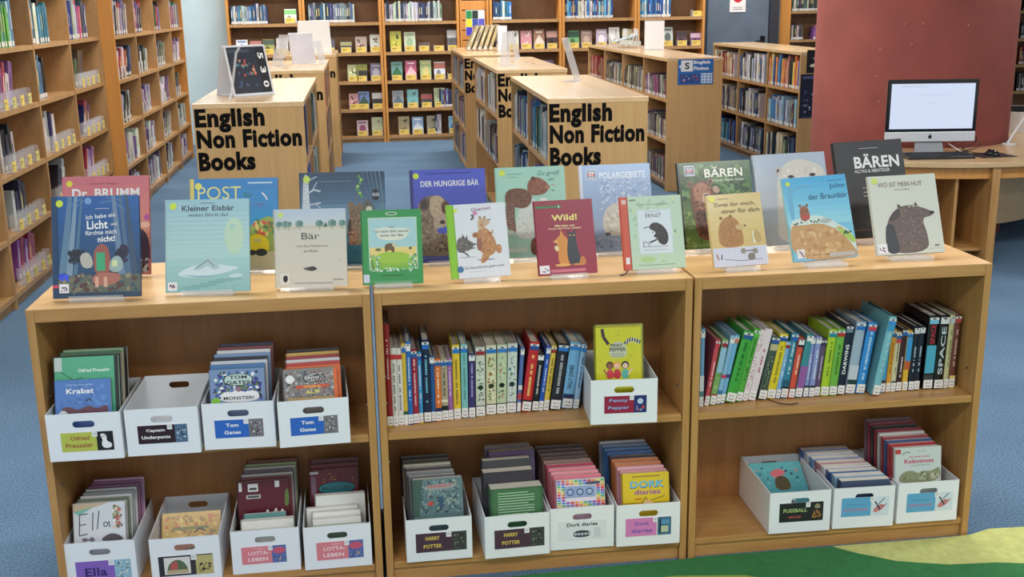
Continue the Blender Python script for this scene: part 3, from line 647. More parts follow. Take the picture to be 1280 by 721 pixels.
# (x0, x1 at foot in photo pixels, colour, height, lean deg, emblem, bands, title, deco)
def bandb(z, c, w=.05): return (z, z+w, c)
def illus(c1, c2, c3):
    def f(a):
        a.R(0,.16,1,.88,c1); a.D(.05,.2,.95,.85,26,[c2,c3,sh(c1,.7),sh(c1,1.1)],.22); a.E(.5,.42,.3,.035,sh(c2,.4)); a.R(0,.11,1,.16,(30,50,45))
    return f
R2 = [
 (485.5,492.4,(150,30,42),.305,0,None,[(0,.1,(200,170,60))],('ILLUSION',(240,200,200),(.45,.85)),None,'tall dark red book at the outer end'),
 (492.4,499,(222,220,214),.235,0,None,[(.86,.92,(190,40,45))],('DER KLEINE RITTER',(90,80,80),(.2,.8)),None,'white book with a red band, beside the tall red'),
 (499,505.6,(226,224,220),.232,0,None,[(.86,.92,(190,40,45))],('DIE RÜCKKEHR',(90,80,80),(.2,.8)),None,'second white book with a red band'),
 (505.6,510.6,(222,190,60),.245,0,(40,110,190),[(0,.07,(230,230,225)),(.1,.17,(40,90,60))],None,None,'narrow yellow book with a blue top and green foot band'),
 (510.6,516.6,(36,110,190),.25,0,(230,230,230),[(0,.06,(30,80,150))],('DRACHEN',(220,235,250),(.3,.8)),None,'bright blue book just past the narrow yellow'),
 (516.6,523.7,(160,36,58),.225,0,(40,90,160),[],('MEIN SOMMER',(250,200,205),(.25,.85)),None,'crimson book between two blue ones'),
 (523.7,529,(60,150,205),.215,0,(40,90,170),[(0,.1,(220,190,70))],('OSTWIND',(240,245,250),(.3,.8)),None,'sky blue book past the crimson one'),
 (529.8,538.5,(26,34,66),.25,0,(40,110,190),[(.08,.12,(60,40,100))],('RIVER CITY',(120,200,220),(.25,.8)),None,'tall navy book with pale blue title'),
 (538.6,544.3,(40,90,150),.20,0,(230,230,230),[],None,None,'slim mid blue book beside the tall navy'),
 (544.3,551.4,(228,120,52),.19,0,(40,90,160),[(.12,.22,(34,40,90))],('FEUERHERZ',(255,230,200),(.3,.85)),None,'orange book with a navy foot band'),
 (551.4,559.6,(178,166,140),.188,0,(40,100,180),[(.16,.24,(25,25,30)),(.3,.34,(230,225,190))],('WALDZEIT',(70,60,50),(.4,.85)),None,'tan book with a black foot band'),
 (559.6,565.4,(160,100,170),.188,0,(40,100,180),[(0,.14,(210,190,160))],('LILLI',(240,225,245),(.4,.85)),None,'mauve book between tan and yellow'),
 (566.2,575.1,(232,200,60),.225,0,(40,120,200),[(0,.09,W_)],('ABENTEUER IM TAL',(120,90,40),(.2,.82)),None,'yellow book with blue sticker in the middle row'),
 (575.9,583.8,(130,196,196),.225,.5,(40,120,200),[(.02,.08,W_)],('MEERESSTERN',(60,120,130),(.25,.85)),None,'pale turquoise book beside the yellow'),
 (584.6,592.5,(58,50,110),.195,1,(230,230,230),[(0,.14,(170,190,220))],('SCHATTEN',(190,170,220),(.3,.85)),None,'indigo book before the four patterned spines'),
 (593.6,604.9,(206,212,196),.212,.8,(150,30,40),[],None,((206,212,196),(70,120,90),(60,50,50)),'patterned spine with a red top, first of the four'),
 (606.2,618.8,(212,214,180),.213,1,(40,120,200),[],None,((214,214,176),(120,150,80),(160,100,50)),'patterned cream spine, second of the four'),
 (619.4,631.3,(196,210,180),.213,1.5,(60,130,200),[],None,((190,206,170),(40,60,50),(190,120,120)),'patterned greenish spine, third of the four'),
 (631.8,643.6,(206,214,206),.213,2,(40,120,200),[],None,((204,214,206),(70,120,160),(80,130,70)),'patterned bluish spine, fourth of the four'),
 (644.2,649,(90,120,180),.20,4.5,(230,230,230),[(.2,.3,(190,70,80)),(.35,.42,(225,220,220))],None,None,'slim blue and red striped book'),
 (649.6,661.5,(196,36,44),.215,8,(40,70,150),[(.1,.17,(30,28,30))],('DIE KINDER VON HOPE',(250,210,120),(.2,.85)),None,'leaning bright red book with gold title'),
 (662.8,670.7,(26,28,30),.178,7,(230,230,230),[],('NACHTS',(220,220,215),(.3,.8)),None,'short black book tucked beside the red'),
 (670.9,676.6,(36,90,190),.20,8,(230,230,230),[(0,.1,(200,200,205))],('ZEIT',(220,230,250),(.3,.8)),None,'leaning royal blue book'),
 (677.3,684,(226,196,80),.20,8,(150,50,50),[(0,.16,(235,230,215))],('SONNE',(110,90,40),(.3,.8)),None,'leaning yellow and white book'),
 (685.2,698.4,(32,34,44),.205,8,(40,120,200),[(.1,.13,(70,70,80))],('FLORIAN KRESS',(190,195,200),(.25,.85)),None,'thick charcoal book with grey title'),
 (700.1,713.8,(120,180,222),.205,8,(40,130,210),[(.1,.22,(32,44,92))],('SALLY JONES',(28,32,50),(.3,.66)),None,'thick light blue book lettered in dark blue'),
 (714.4,721.3,(150,190,225),.200,8,(40,130,210),[(.1,.16,(60,70,110))],('DER FALL',(60,70,110),(.3,.8)),None,'slimmer light blue book next to the white box'),
]
for i, (p0, p1, col, h, ln, em, bands, ti, il, desc) in enumerate(R2):
    x1 = X2(p1); wd = (p1-p0)*.0024; l = math.radians(ln); wd *= math.cos(l); 
    y = .052+min(1, (p0-487)/140)*.05+rnd.uniform(-.003,.003)
    upright('hardback_book', desc+', middle bookcase', 'book', 'upright books in the middle low bookcase', T(x1, y, ZM) @ RY(l), wd, h, .15 if h < .24 else .17, col, bands,
            titles=[(ti[0], ti[2], .5 if ti[0] in ('SALLY JONES','DARWINS','SPACE') else .3, ti[1], 1)] if ti else (), deco=illus(*il) if il else None, emblem=em, page=(196,190,178) if i % 3 else (150,140,128), tag_h=.028)
for j, (x, h_) in enumerate(((1.507,.19),)):
    upright('hardback_book', 'black book half hidden behind the white box, middle bookcase', 'book', 'upright books in the middle low bookcase', T(x+.004, .115, ZM), .008, h_, .14, (26,26,32), lab=False)

def X3(px): return 1.858+(px-875)*.002585
def q6(x): return 860+x/4.505
def q7(x): return 1030+x/4.504
dots = lambda c: (lambda a: a.R(0,.1,1,.99,(232,218,222)).D(.05,.12,.95,.97,70,[c],.13))
R3 = [
 (q6(62),q6(86),(120,170,215),.24,0,(230,230,230),[(0,.4,(214,220,226)),(.06,.2,(90,130,130))],None,None,'pale blue and white book at the outer end'),
 (q6(90),q6(116),(206,84,96),.205,9,(200,60,80),[(0,.06,W_)],('ROSA',(250,220,225),(.3,.7)),None,'coral pink book with a dark cover side'),
 (q6(118),q6(150),(130,180,110),.205,10,(150,40,60),[(.5,.88,(150,190,220)),(.1,.17,(170,40,30))],None,lambda a: a.D(.1,.2,.9,.5,12,[(90,150,70),(200,220,120)],.2),'green and blue illustrated book'),
 (q6(152),q6(178),(140,190,225),.215,11.5,(230,230,230),[(.38,.43,(200,60,90)),(.12,.2,(60,120,160))],None,None,'light blue book with a magenta stripe, first of pair'),
 (q6(178),q6(203),(120,180,220),.215,11.5,(200,120,90),[(.38,.43,(60,60,110)),(.1,.14,(20,70,50))],None,None,'light blue book with an indigo stripe, second of pair'),
 (q6(206),q6(262),(66,168,64),.225,13.5,(40,90,150),[],('RITTER UND BAUERN',(30,90,40),(.3,.85)),None,'thick bright green book leaning steeply'),
 (q6(264),q6(300),(84,176,66),.23,13.5,(100,180,80),[],('IM WILDEN WALD',(30,90,40),(.3,.85)),None,'second bright green book leaning steeply'),
 (q6(302),q6(334),(232,218,222),.225,13,None,[],None,dots((140,30,60)),'white book covered in maroon dots'),
 (q6(336),q6(378),(226,212,220),.225,12,None,[(.0,.99,(228,214,222))],('PAPILLON',(170,60,80),(.35,.7)),None,'pale pink book with a loose marker ribbon'),
 (q6(390),q6(436),(70,86,76),.20,10.8,(40,90,160),[(.78,.88,(190,180,140)),(0,.1,(80,50,40))],None,lambda a: a.D(.1,.12,.9,.7,22,[(40,50,45),(120,140,120),(150,160,130)],.2),'grey-green book with a machine picture'),
 (q6(438),q6(486),(226,206,40),.205,10,(30,80,150),[],('GELBER SOMMER',(130,120,40),(.25,.8)),None,'bright yellow book near the pink ribbon'),
 (q6(488),q6(513),(130,180,226),.18,9,(150,40,50),[],('MEER',(230,240,250),(.4,.7)),None,'short light blue book past the yellow'),
 (q6(515),q6(555),(50,130,160),.205,8,(40,100,180),[(.08,.18,(24,26,40)),(.2,.28,(40,90,110))],('WELLENREITER',(200,230,235),(.35,.85)),None,'teal blue book with a black foot band'),
 (q6(556),q6(590),(216,84,62),.19,8,(230,230,230),[(.08,.17,(30,36,50)),(.85,.99,(30,30,46))],('FUCHS',(250,220,200),(.4,.7)),None,'orange-red book with dark ends'),
 (q6(592),q6(632),(60,140,150),.20,9,(230,230,230),[(.1,.5,(150,90,160))],None,None,'teal and violet book'),
 (q6(640),q6(668),(136,150,206),.19,5,(230,230,230),[(.1,.19,(28,26,50))],('PAULA',(230,235,250),(.3,.7)),None,'periwinkle book, first of the twins'),
 (q6(669),q6(700),(140,152,208),.19,5,(230,230,230),[(.1,.19,(28,26,50))],('PAULA UND ICH',(230,235,250),(.3,.8)),None,'periwinkle book, second of the twins'),
 (q6(702),q6(733),(96,76,110),.18,5,(60,50,80),[],('HERBST',(200,190,210),(.3,.7)),None,'plum brown book beside the lime one'),
 (q6(735),q6(779),(172,206,50),.21,5,(40,140,160),[],('DER GARTEN',(90,120,30),(.3,.8)),None,'lime yellow-green book'),
 (q6(780),q6(825),(110,180,70),.21,5,(180,50,50),[],('LINDGREN',(60,110,40),(.3,.75)),None,'leaf green book beside the lime one'),
 (q6(828),q6(868),(22,30,56),.222,5,(110,130,150),[],('DARWINS',(236,238,240),(.3,.72)),None,'navy black book with large white title'),
 (q7(108),q7(162),(160,180,200),.228,6.5,(40,110,190),[(.12,.2,(30,60,60)),(.2,.4,(196,206,214))],None,None,'thick misty grey-blue book'),
 (q7(164),q7(214),(50,140,214),.225,7.5,(200,60,80),[],('PLANET DER WALE',(190,225,250),(.2,.85)),None,'strong blue book beside the misty grey-blue'),
 (q7(283),q7(330),(60,160,215),.195,3,(230,230,230),[(.12,.2,(70,50,50))],('FLIEGEN',(220,240,250),(.3,.85)),None,'sky blue book behind the pulled-out tall one'),
 (q7(331),q7(358),(226,160,50),.198,3,(40,90,150),[],('SAHARA',(120,70,30),(.3,.8)),None,'amber book'),
 (q7(359),q7(388),(210,206,170),.19,3,(40,90,150),[(.1,.18,(24,24,28)),(.82,.9,(196,60,60))],('ALS WIR',(90,80,60),(.3,.8)),None,'pale cream book with a black foot band'),
 (q7(389),q7(421),(58,24,36),.20,3,(40,90,160),[],('SPUREN',(226,214,214),(.2,.6)),None,'maroon black book with white title'),
 (q7(426),q7(458),(226,180,60),.192,2,(30,110,190),[(.5,.88,(60,150,210)),(.36,.5,(190,90,50))],None,None,'book striped yellow, rust and blue'),
 (q7(460),q7(492),(20,26,46),.205,2,(200,205,210),[],('THE BRIEF',(180,200,220),(.3,.7)),None,'slim navy book, first of a dark pair'),
 (q7(493),q7(525),(22,28,50),.205,2,(200,205,210),[],('THE BRIEF',(180,200,220),(.3,.7)),None,'slim navy book, second of a dark pair'),
 (q7(545),q7(601),(22,22,26),.235,1.5,(120,190,220),[(.22,.6,(80,170,200)),(.12,.2,(60,60,66))],('SPACE',(190,40,70),(.62,.88)),None,'thick black book with a blue space picture'),
 (q7(603),q7(657),(18,18,20),.235,1.5,(220,222,225),[],('SPACE',(200,210,220),(.2,.85)),None,'thick black book with tall silver title'),
 (q7(660),q7(690),(200,196,150),.235,1.5,(190,196,200),[],('KLUG',(110,110,70),(.3,.8)),None,'olive cream book among the dark ones'),
 (q7(692),q7(726),(110,58,50),.235,1.5,(180,70,70),[(0,.17,(226,204,110))],('ALLE',(220,190,180),(.3,.8)),None,'brown book with a yellow foot, at the bookend'),
]
cap = None
for i, (p0, p1, col, h, ln, em, bands, ti, dc, desc) in enumerate(R3):
    l = math.radians(ln); wd = (p1-p0)*.002585*math.cos(l); x1 = X3(p1); y = .055+min(1, (p0-873)/60)*.022+rnd.uniform(-.002,.003)
    upright('hardback_book', desc+', bookcase at the desk end', 'book', 'upright books in the bookcase at the desk end', T(x1, y, ZM) @ RY(l), wd-.0006, h, .16, col, bands,
            titles=[(ti[0], ti[2], .5 if ti[0] in ('SALLY JONES','DARWINS','SPACE') else .3, ti[1], 1)] if ti else (), deco=dc, emblem=em, page=(186,184,176), tag_h=.027)
upright('hardback_book', 'tall pale teal book pulled forward over the shelf edge', 'book', 'upright books in the bookcase at the desk end', T(X3(q7(276)), .050, ZM) @ RY(math.radians(9.5)), .023, .250, .19, (120,186,200), [(0,.1,(150,90,60)),(.82,.92,(60,150,200))], titles=[('MEIN GROSSES BUCH',(.3,.8),.4,(160,210,222),1)], emblem=(60,140,210), page=(40,90,90))
e = empty('bookend', 'navy blue metal bookend holding up the row, desk-end bookcase', 'bookend', None, T(2.652, .10, ZM))
b = MB(); b.box(0,0,0,.030,.13,.205,(38,40,96)); b.box(-.07,-.012,0,.0,.10,.0012,(38,40,96)); b.box(0,-.012,0,.030,0,.002,(38,40,96)); bev(b.build('bent_plate', MATTE, e), .0008)
b = MB(); b.tube([(2.075,.07,ZM+.003),(2.10,.03,ZM+.003),(2.125,.02,ZM+.003),(2.15,.026,ZM+.003)], .0016, (60,20,30), 6); tag(b.build('marker_ribbon', MATTE), 'thin dark marker ribbon hanging onto the shelf from pale pink book', 'ribbon')

# ------------------------------------------------------------ white boxes
def hole_plate(mb, w, h, y0, y1, cz, hw, hh, col, N=32):
    def outer(k):
        a = 2*PI*k/N; dx, dz = math.cos(a), math.sin(a); cx = w/2
        t = min([v for v in (((w-cx)/dx) if dx > 1e-9 else (cx/-dx if dx < -1e-9 else 9e9), ((h-cz)/dz) if dz > 1e-9 else (cz/-dz if dz < -1e-9 else 9e9))])
        return cx+dx*t, cz+dz*t
    def inner(k):
        a = 2*PI*k/N; dx, dz = math.cos(a), math.sin(a); cx = w/2; f = hw-hh
        # stadium: intersection by marching
        lo_, hi_ = 0, hw+hh
        for _ in range(22):
            t = (lo_+hi_)/2; x = abs(dx*t); z = abs(dz*t); ins = (x <= f and z <= hh) or (math.hypot(x-f, z) <= hh if x > f else False)
            if ins: lo_ = t
            else: hi_ = t
        return cx+dx*lo_, cz+dz*lo_
    # snap some directions to the corners
    O_ = [outer(k) for k in range(N)]
    for cx_, cz_ in ((0,0),(w,0),(w,h),(0,h)):
        k = min(range(N), key=lambda k: (O_[k][0]-cx_)**2+(O_[k][1]-cz_)**2); O_[k] = (cx_, cz_)
    I_ = [inner(k) for k in range(N)]
    ids = [[mb.pt((p[0], y, p[1])) for p in L] for y in (y0, y1) for L in (O_, I_)]
    o0, i0, o1, i1 = ids
    for k in range(N):
        j = (k+1) % N
        mb.face((o0[k], o0[j], i0[j], i0[k]), col); mb.face((o1[k], i1[k], i1[j], o1[j]), col)
        mb.face((i0[k], i0[j], i1[j], i1[k]), col); mb.face((o0[k], o1[k], o1[j], o0[j]), col)
BW, BD, BH = .192, .285, .133
CARDB = attr_mat('white_coated_cardboard', 0.5, 0.1)
def wbox(label, mtx, card=None, cw=.135, ch=.054, cx=.53, cz=.40, w=BW):
    e = empty('storage_box', label, 'storage box', 'white cardboard boxes in the low bookcases', mtx); t = .0028; c = (238,241,246)
    b = MB(); hole_plate(b, w, BH, 0, t, BH*.77, .029, .0095, c); b.build('front_panel', CARDB, e)
    b = MB(); hole_plate(b, w, BH, BD-t, BD, BH*.77, .029, .0095, c); b.build('back_panel', CARDB, e)
    for x in (0, w-t):
        b = MB(); b.box(x, t+.0002, 0, x+t, BD-t-.0002, BH, c); b.build('side_panel', CARDB, e)
    b = MB(); b.box(t, t+.0002, 0, w-t, BD-t-.0002, t, c); b.build('base_panel', CARDB, e)
    if card:
        a = Art(cw, ch, -.0010, ox=w*cx-cw/2, oz=BH*cz-ch/2); q = MB(); q.box(a.ox, -.0008, a.oz, a.ox+cw, -.0001, a.oz+ch, (235,235,235)); nc = q.build('name_card', MATTE, e)
        card(a)
        if card is not globals().get('c11'): a.R(.60,.74,.70,.99,(236,238,240)).R(.62,.9,.68,.92,(120,120,120)).R(.62,.84,.68,.86,(120,120,120))
        a.build('card_print', nc, MATTE)
    return e
def comic(a, x0, y0, x1, y1, base, cols, n=40, r=.05):
    a.R(x0, y0, x1, y1, base); a.D(x0+.02, y0+.03, x1-.02, y1-.03, n, cols, r)
VIS = {}
def vis(v):
    def d(f): VIS[f] = v; return f
    return d
def up_art(f, v0):
    def g(a):
        a.oz += a.h*v0; a.h *= 1-v0; f(a)
    return g
def stack(place, mtx, items, y0=.018, lean=.30, w=BW, zoff=0.0):
    """books standing one behind another in a box, front to back: (width, height, thickness, colour, x offset, art, description)"""
    y = y0
    for i, (bw_, bh_, bt_, col, dx, art, desc) in enumerate(items):
        m = mtx @ T((w-bw_)/2+dx, y, .0045+bt_*math.sin(lean)+zoff) @ RX(-lean)
        nm = desc or '%s paperback, %s book from the front' % (cname(col), ORD[i])
        if art in VIS: art = up_art(art, VIS[art])
        faceout('paperback_book', nm+', '+place, 'paperback', 'books in the white boxes', m, bw_, bh_, bt_, col, art, soft=True, sticker=False, page=(244,242,236) if bh_ < .18 else (222,216,204))
        y += (bt_+.0018)/math.cos(lean)
def BM(x, y, z, a): return T(x, y, z+.0006) @ RZ(math.radians(a))
ZL, ZH = .0640, .4664
BK, WH = (20,20,24), (240,240,240)
# --- upper shelf, first bookcase
def c1(a): a.R(0,0,.68,1,(188,196,84)).T('Otfried',.36,.70,.22,(150,60,50),.36,1).T('Preussler',.34,.32,.24,(150,60,50),.52,1).R(.68,0,1,1,(20,24,30)).smooth([(.74,.85),(.82,.9),(.88,.75),(.86,.5),(.97,.35),(.95,.12),(.8,.1),(.76,.35),(.80,.55)],WH).O(.79,.74,.012,BK,8).O(.83,.74,.012,BK,8)
m = BM(.031, -.050, ZH, -1); wbox('white box with a lime and black ghost card, upper shelf near the aisle', m, c1, .135)
@vis(0.48)
def k1(a): a.R(0,0,1,1,(84,128,196)).D(.0,.0,1,1,24,[(100,146,210),(74,116,184)],.08).T('Krabat',.45,.72,.13,WH,.5,2).T('Otfried Preussler',.45,.88,.045,(190,210,235),.5).smooth([(.05,.0),(.1,.3),(.25,.34),(.4,.22),(.6,.36),(.75,.24),(.95,.38),(.95,.0)],(110,70,80)).O(.13,.13,.08,(220,225,230)).L([(.55,.45),(.62,.52),(.66,.44)],.02,(30,40,60))
def k2(a): a.R(0,0,1,1,(60,150,116)).G(0,.5,1,1,(70,160,120),(90,180,140)).T('Otfried Preussler',.62,.86,.035,(235,245,240),.5,1).L([(.1,.85),(.3,.76),(.6,.72)],.012,(20,60,50)).L([(.3,.76),(.45,.79)],.01,(20,60,50)).R(.94,0,1,1,(20,30,30)).R(0,.86,.12,1,(200,214,210))
dk = [(.15,.21,.010,c,0,None,None) for c in ((24,32,36),)]
stack('ghost-card box', m, [(.145,.205,.012,(84,128,196),-.008,k1,'blue paperback in front'),(.168,.262,.014,(60,150,116),.0,k2,'green hardback behind the blue one'),
      (.166,.262,.012,(30,36,40),.004,None,None),(.166,.258,.014,(180,170,130),.006,None,None),(.160,.262,.012,(60,110,80),.0,None,None),(.160,.264,.014,(130,160,120),.004,None,None),(.166,.262,.014,(40,34,36),.008,None,None)], .014, .26)
def c2(a): a.R(0,0,.75,1,(44,20,34)).T('Captain',.36,.70,.2,WH,.38,2).T('Underpants',.36,.32,.24,WH,.58,2).R(.75,0,1,1,(80,110,140)).D(.77,.05,.98,.95,22,[(200,210,220),(40,60,90),(130,150,170)],.04)
m = BM(.232, -.046, ZH, -1); wbox('white box almost empty, with a black title card, upper shelf', m, c2, .130, .052, .5, .45)
faceout('paperback_book', 'thin greenish booklet lying on the floor of the almost empty box', 'book', 'books in the white boxes', m @ T(.025,.03,.0045) @ RX(-PI/2) @ T(0,-.0,0) @ T(0,-.004,0), .14,.19,.004,(150,170,140), soft=True)
def c3(img): 
    def f(a): a.R(0,0,.70,1,(44,104,196)).T('Tom',.36,.70,.2,WH,.26,2).T('Gates',.36,.30,.2,WH,.34,2).R(.70,0,1,1,(120,120,124)).D(.72,.05,.98,.95,34,img,.03)
    return f
m = BM(.433, -.036, ZH, -1.5); wbox('white box with blue name card under a blue doodled cover', m, c3([(40,60,110),(230,230,230),(30,30,40),(160,90,90)]), .130, .052, .5, .44)
@vis(0.55)
def tg1(a):
    comic(a,0,0,1,1,(120,146,186),[(230,235,240),(40,50,120),(20,24,40),(90,120,60),(70,60,150),(60,130,190)],120,.06)
    a.smooth([(.24,.50),(.78,.50),(.8,.86),(.26,.88)],(20,22,30)).smooth([(.26,.52),(.76,.52),(.78,.84),(.28,.86)],(190,214,206)).T('TOM',.52,.76,.10,(26,28,40),.32,2).T('GATES',.52,.60,.11,(26,28,40),.44,2)
    a.smooth([(.18,.10),(.3,.02),(.8,.02),(.92,.14),(.84,.36),(.6,.30),(.5,.42),(.4,.30),(.22,.34)],WH).T('MONSTER!',.52,.14,.10,(40,60,50),.56,2)
    a.smooth([(.0,.0),(.2,.0),(.16,.18),(.02,.14)],(140,210,60)).O(.52,.40,.05,(150,110,130))
cs = [(70,120,170),(200,205,215),(40,44,60),(120,150,190),(210,214,220),(120,60,60),(60,60,90)]
stack('first doodled-cover box', m, [(.148,.205,.018,(130,150,190),-.004,tg1,'blue doodled-cover paperback in front')]+[(.148+.006*(i%2),.212+.004*i,.017,c,.002*i-.004,mini_art(2,c,WH),None) for i, c in enumerate(cs)], .014, .25)
m = BM(.636, -.056, ZH, 2.5); wbox('white box with blue name card under a grey and orange cover', m, c3([(150,150,150),(230,230,230),(30,30,40),(120,90,100)]), .128, .052, .5, .44)
@vis(0.55)
def tg2(a):
    comic(a,0,0,1,1,(136,132,130),[(190,190,188),(80,80,86),(150,100,90),(100,106,120),(160,156,150)],110,.045)
    a.smooth([(.36,.56),(.70,.58),(.68,.88),(.38,.86)],(24,24,30)).smooth([(.38,.58),(.68,.60),(.66,.86),(.40,.84)],(200,196,196)).T('TOM',.53,.78,.09,(26,28,40),.24,2).T('GATES',.53,.65,.10,(26,28,40),.26,2)
    a.R(.22,.40,.85,.50,(206,90,60)).T('VOLL',.53,.45,.07,(240,200,100),.34,2).T('AUF',.53,.28,.12,(235,225,120),.26,2).R(.94,.0,1,1,(226,110,50)).R(.05,.03,.93,.12,(190,160,110)).O(.12,.7,.08,WH)
cs = [(226,110,60),(190,70,70),(210,210,214),(160,60,70),(206,170,90),(40,36,40)]
stack('second doodled-cover box', m, [(.146,.20,.020,(150,140,138),-.004,tg2,'grey doodled-cover paperback with orange band')]+[(.148,.20+.003*i,.019,c,.006,mini_art(2,c,(230,230,226)),None) for i, c in enumerate(cs)], .014, .23)
# --- lower shelf, first bookcase
def c5(a): a.R(0,0,.70,1,(136,100,190)).T('Ella',.36,.45,.42,(52,44,110),.40,2).R(.70,0,1,1,(150,190,210)).D(.72,.05,.98,.95,26,[WH,(60,80,110),(200,210,190),(110,130,120)],.03)
m = BM(.019, .006, ZL, -.5); wbox('white box with a violet name card at lower aisle corner', m, c5, .150, .062, .53, .34)
@vis(0.5)
def el(a):
    a.R(0,0,1,1,(214,220,226)).P([(0,1),(0,.8),(.5,.92),(.7,1)],(200,180,150)).P([(0,.8),(.4,.9),(.1,.7)],(120,190,180))
    a.L([(.10,.18),(.12,.72),(.28,.74)],.02,(60,60,80)).L([(.11,.45),(.24,.47)],.02,(60,60,80)).L([(.10,.18),(.26,.22)],.02,(60,60,80)).L([(.36,.3),(.38,.76)],.02,(60,60,80)).L([(.45,.32),(.50,.8)],.02,(60,60,80)).O(.62,.44,.05,(60,60,80)).O(.62,.44,.03,(214,220,226)).L([(.68,.52),(.70,.36)],.02,(60,60,80))
    a.D(.74,.3,.97,.95,46,[(230,200,190),(190,90,90),(110,110,100),(150,170,120),(240,236,226)],.06).smooth([(.5,.05),(.7,.22),(.9,.14),(.98,.0),(.6,.0)],(90,80,90)).D(.1,.02,.45,.12,6,[(120,110,130)],.05)
cs = [(190,190,196),(90,110,90),(200,200,205),(150,160,165),(206,206,210),(120,70,110),(130,70,120),(190,140,180)]
stack('violet-card box', m, [(.142,.22,.012,(206,212,222),-.006,el,'white paperback with flowers and thin lettering')]+[(.142,.216+.003*i,.013,c,-.004+.004*i,None,None) for i, c in enumerate(cs)], .012, .27)
def c6(a): a.R(0,0,1,1,(50,46,52)).R(.1,.08,.58,.92,(226,222,216)).smooth([(.14,.15),(.54,.15),(.5,.6),(.34,.86),(.18,.6)],(90,110,80)).smooth([(.2,.3),(.36,.3),(.34,.8),(.22,.6)],(190,90,90)).R(.14,.12,.54,.3,(190,170,130)).R(.68,0,1,.95,(190,180,120)).D(.7,.05,.98,.6,18,[(60,50,40),(140,120,70)],.04).R(.6,.0,.68,.6,(60,54,60))
m = BM(.252, -.006, ZL, 0); wbox('white box with a dark tree card, one low ochre book inside', m, c6, .150, .062, .5, .36)
def wf(a): a.R(0,0,1,1,(196,156,60)).D(.02,.4,.98,.98,60,[(214,180,80),(150,110,40),(190,100,40),(226,196,110)],.06).R(.18,.66,.8,.72,(120,120,60)).smooth([(0,.4),(.2,.55),(.5,.42),(.8,.52),(1,.4),(1,0),(0,0)],(140,70,40)).D(.3,.05,.6,.35,12,[(30,24,24)],.07,).L([(.55,.6),(.65,.68),(.75,.62)],.03,(60,40,30))
stack('dark tree-card box', m, [(.168,.15,.012,(196,156,60),0,wf,'ochre paperback with dark animals on its cover')], .075, .60)
def c7(a): a.R(0,0,.68,1,(222,130,140)).T('MEIN',.42,.86,.08,(246,214,220),.2).T('LOTTA-',.38,.62,.2,(250,226,230),.46,1).T('LEBEN',.36,.26,.2,(250,226,230),.44,1).R(.68,0,1,1,(90,110,170)).E(.84,.7,.14,.2,(206,90,120)).D(.70,.05,.98,.45,16,[(130,150,190),(220,190,110),(60,70,130)],.03)
m = BM(.474, .004, ZL, .5); wbox('white box with pink card under a maroon book with barcodes', m, c7, .125, .054, .47, .42)
@vis(0.46)
def l7(a): a.R(0,0,1,1,(92,22,38)).R(.02,.76,.08,.98,(225,225,225)).R(.2,.74,.4,.94,(225,225,222)).R(.23,.78,.37,.84,(60,60,60)).R(.16,.56,.44,.66,(190,190,190)).R(.19,.585,.41,.635,(60,60,60)).R(.73,.82,.82,.98,(225,225,225)).smooth([(.5,.06),(.56,.32),(.62,.1)],WH).smooth([(.64,.1),(.74,.34),(.78,.1)],(230,210,210)).smooth([(.78,.1),(.86,.30),(.92,.08)],WH).smooth([(.9,.3),(1,.34),(1,.8),(.92,.7)],(100,120,60))
pw = (230,230,226)
stack('pink-card box with barcodes', m, [(.152,.105,.030,pw,-.014,mini_art(0,pw,(220,220,216)),'low white book edge at front of box'),(.150,.125,.026,pw,.004,None,'second low white book edge'),(.12,.135,.012,(90,140,140),-.004,None,'thin teal book standing low')], .012, .16)
stack('pink-card box with barcodes', m, [(.148,.218,.014,(92,22,38),-.008,l7,'maroon back cover carrying white barcode stickers')]+[(.148,.222+.004*i,.013,c,.0+.003*i,None,None) for i, c in enumerate([(120,50,60),(200,200,196),(110,90,110),(190,190,190),(150,170,120),(120,60,60)])], .105, .17)
m = BM(.678, -.004, ZL, 1); wbox('white box with pink card under a maroon book with teal oval', m, c7, .133, .056, .53, .42)
@vis(0.6)
def l8(a): a.R(0,0,1,1,(98,20,36)).D(.05,.5,.95,.95,12,[(200,150,60),(150,40,50)],.03).E(.55,.38,.40,.22,(20,50,60)).E(.55,.38,.37,.19,(36,116,128)).T('MEIN LOTTA-LEBEN',.55,.38,.10,(20,40,50),.62,1).R(0,.88,.18,.96,(206,200,200)).R(.02,.2,.12,.8,(120,90,110))
stack('pink-card box with teal oval', m, [(.150,.115,.010,(110,130,110),.0,None,'thin grey-green book at the front'),(.140,.128,.022,pw,.0,None,'white page-edge book, lowest of the pale four'),(.140,.138,.018,pw,.0,None,'white page-edge book, second of the pale four'),(.150,.142,.020,pw,-.012,None,'white page-edge book, third of the pale four'),(.145,.168,.026,pw,.012,None,'white page-edge book, highest of the pale four')], .012, .17)
stack('pink-card box with teal oval', m, [(.142,.228,.016,(98,20,36),-.004,l8,'maroon paperback with a teal oval title'),(.142,.238,.012,(110,30,44),-.002,None,None),(.142,.248,.012,(90,30,40),0,None,None)], .135, .17)
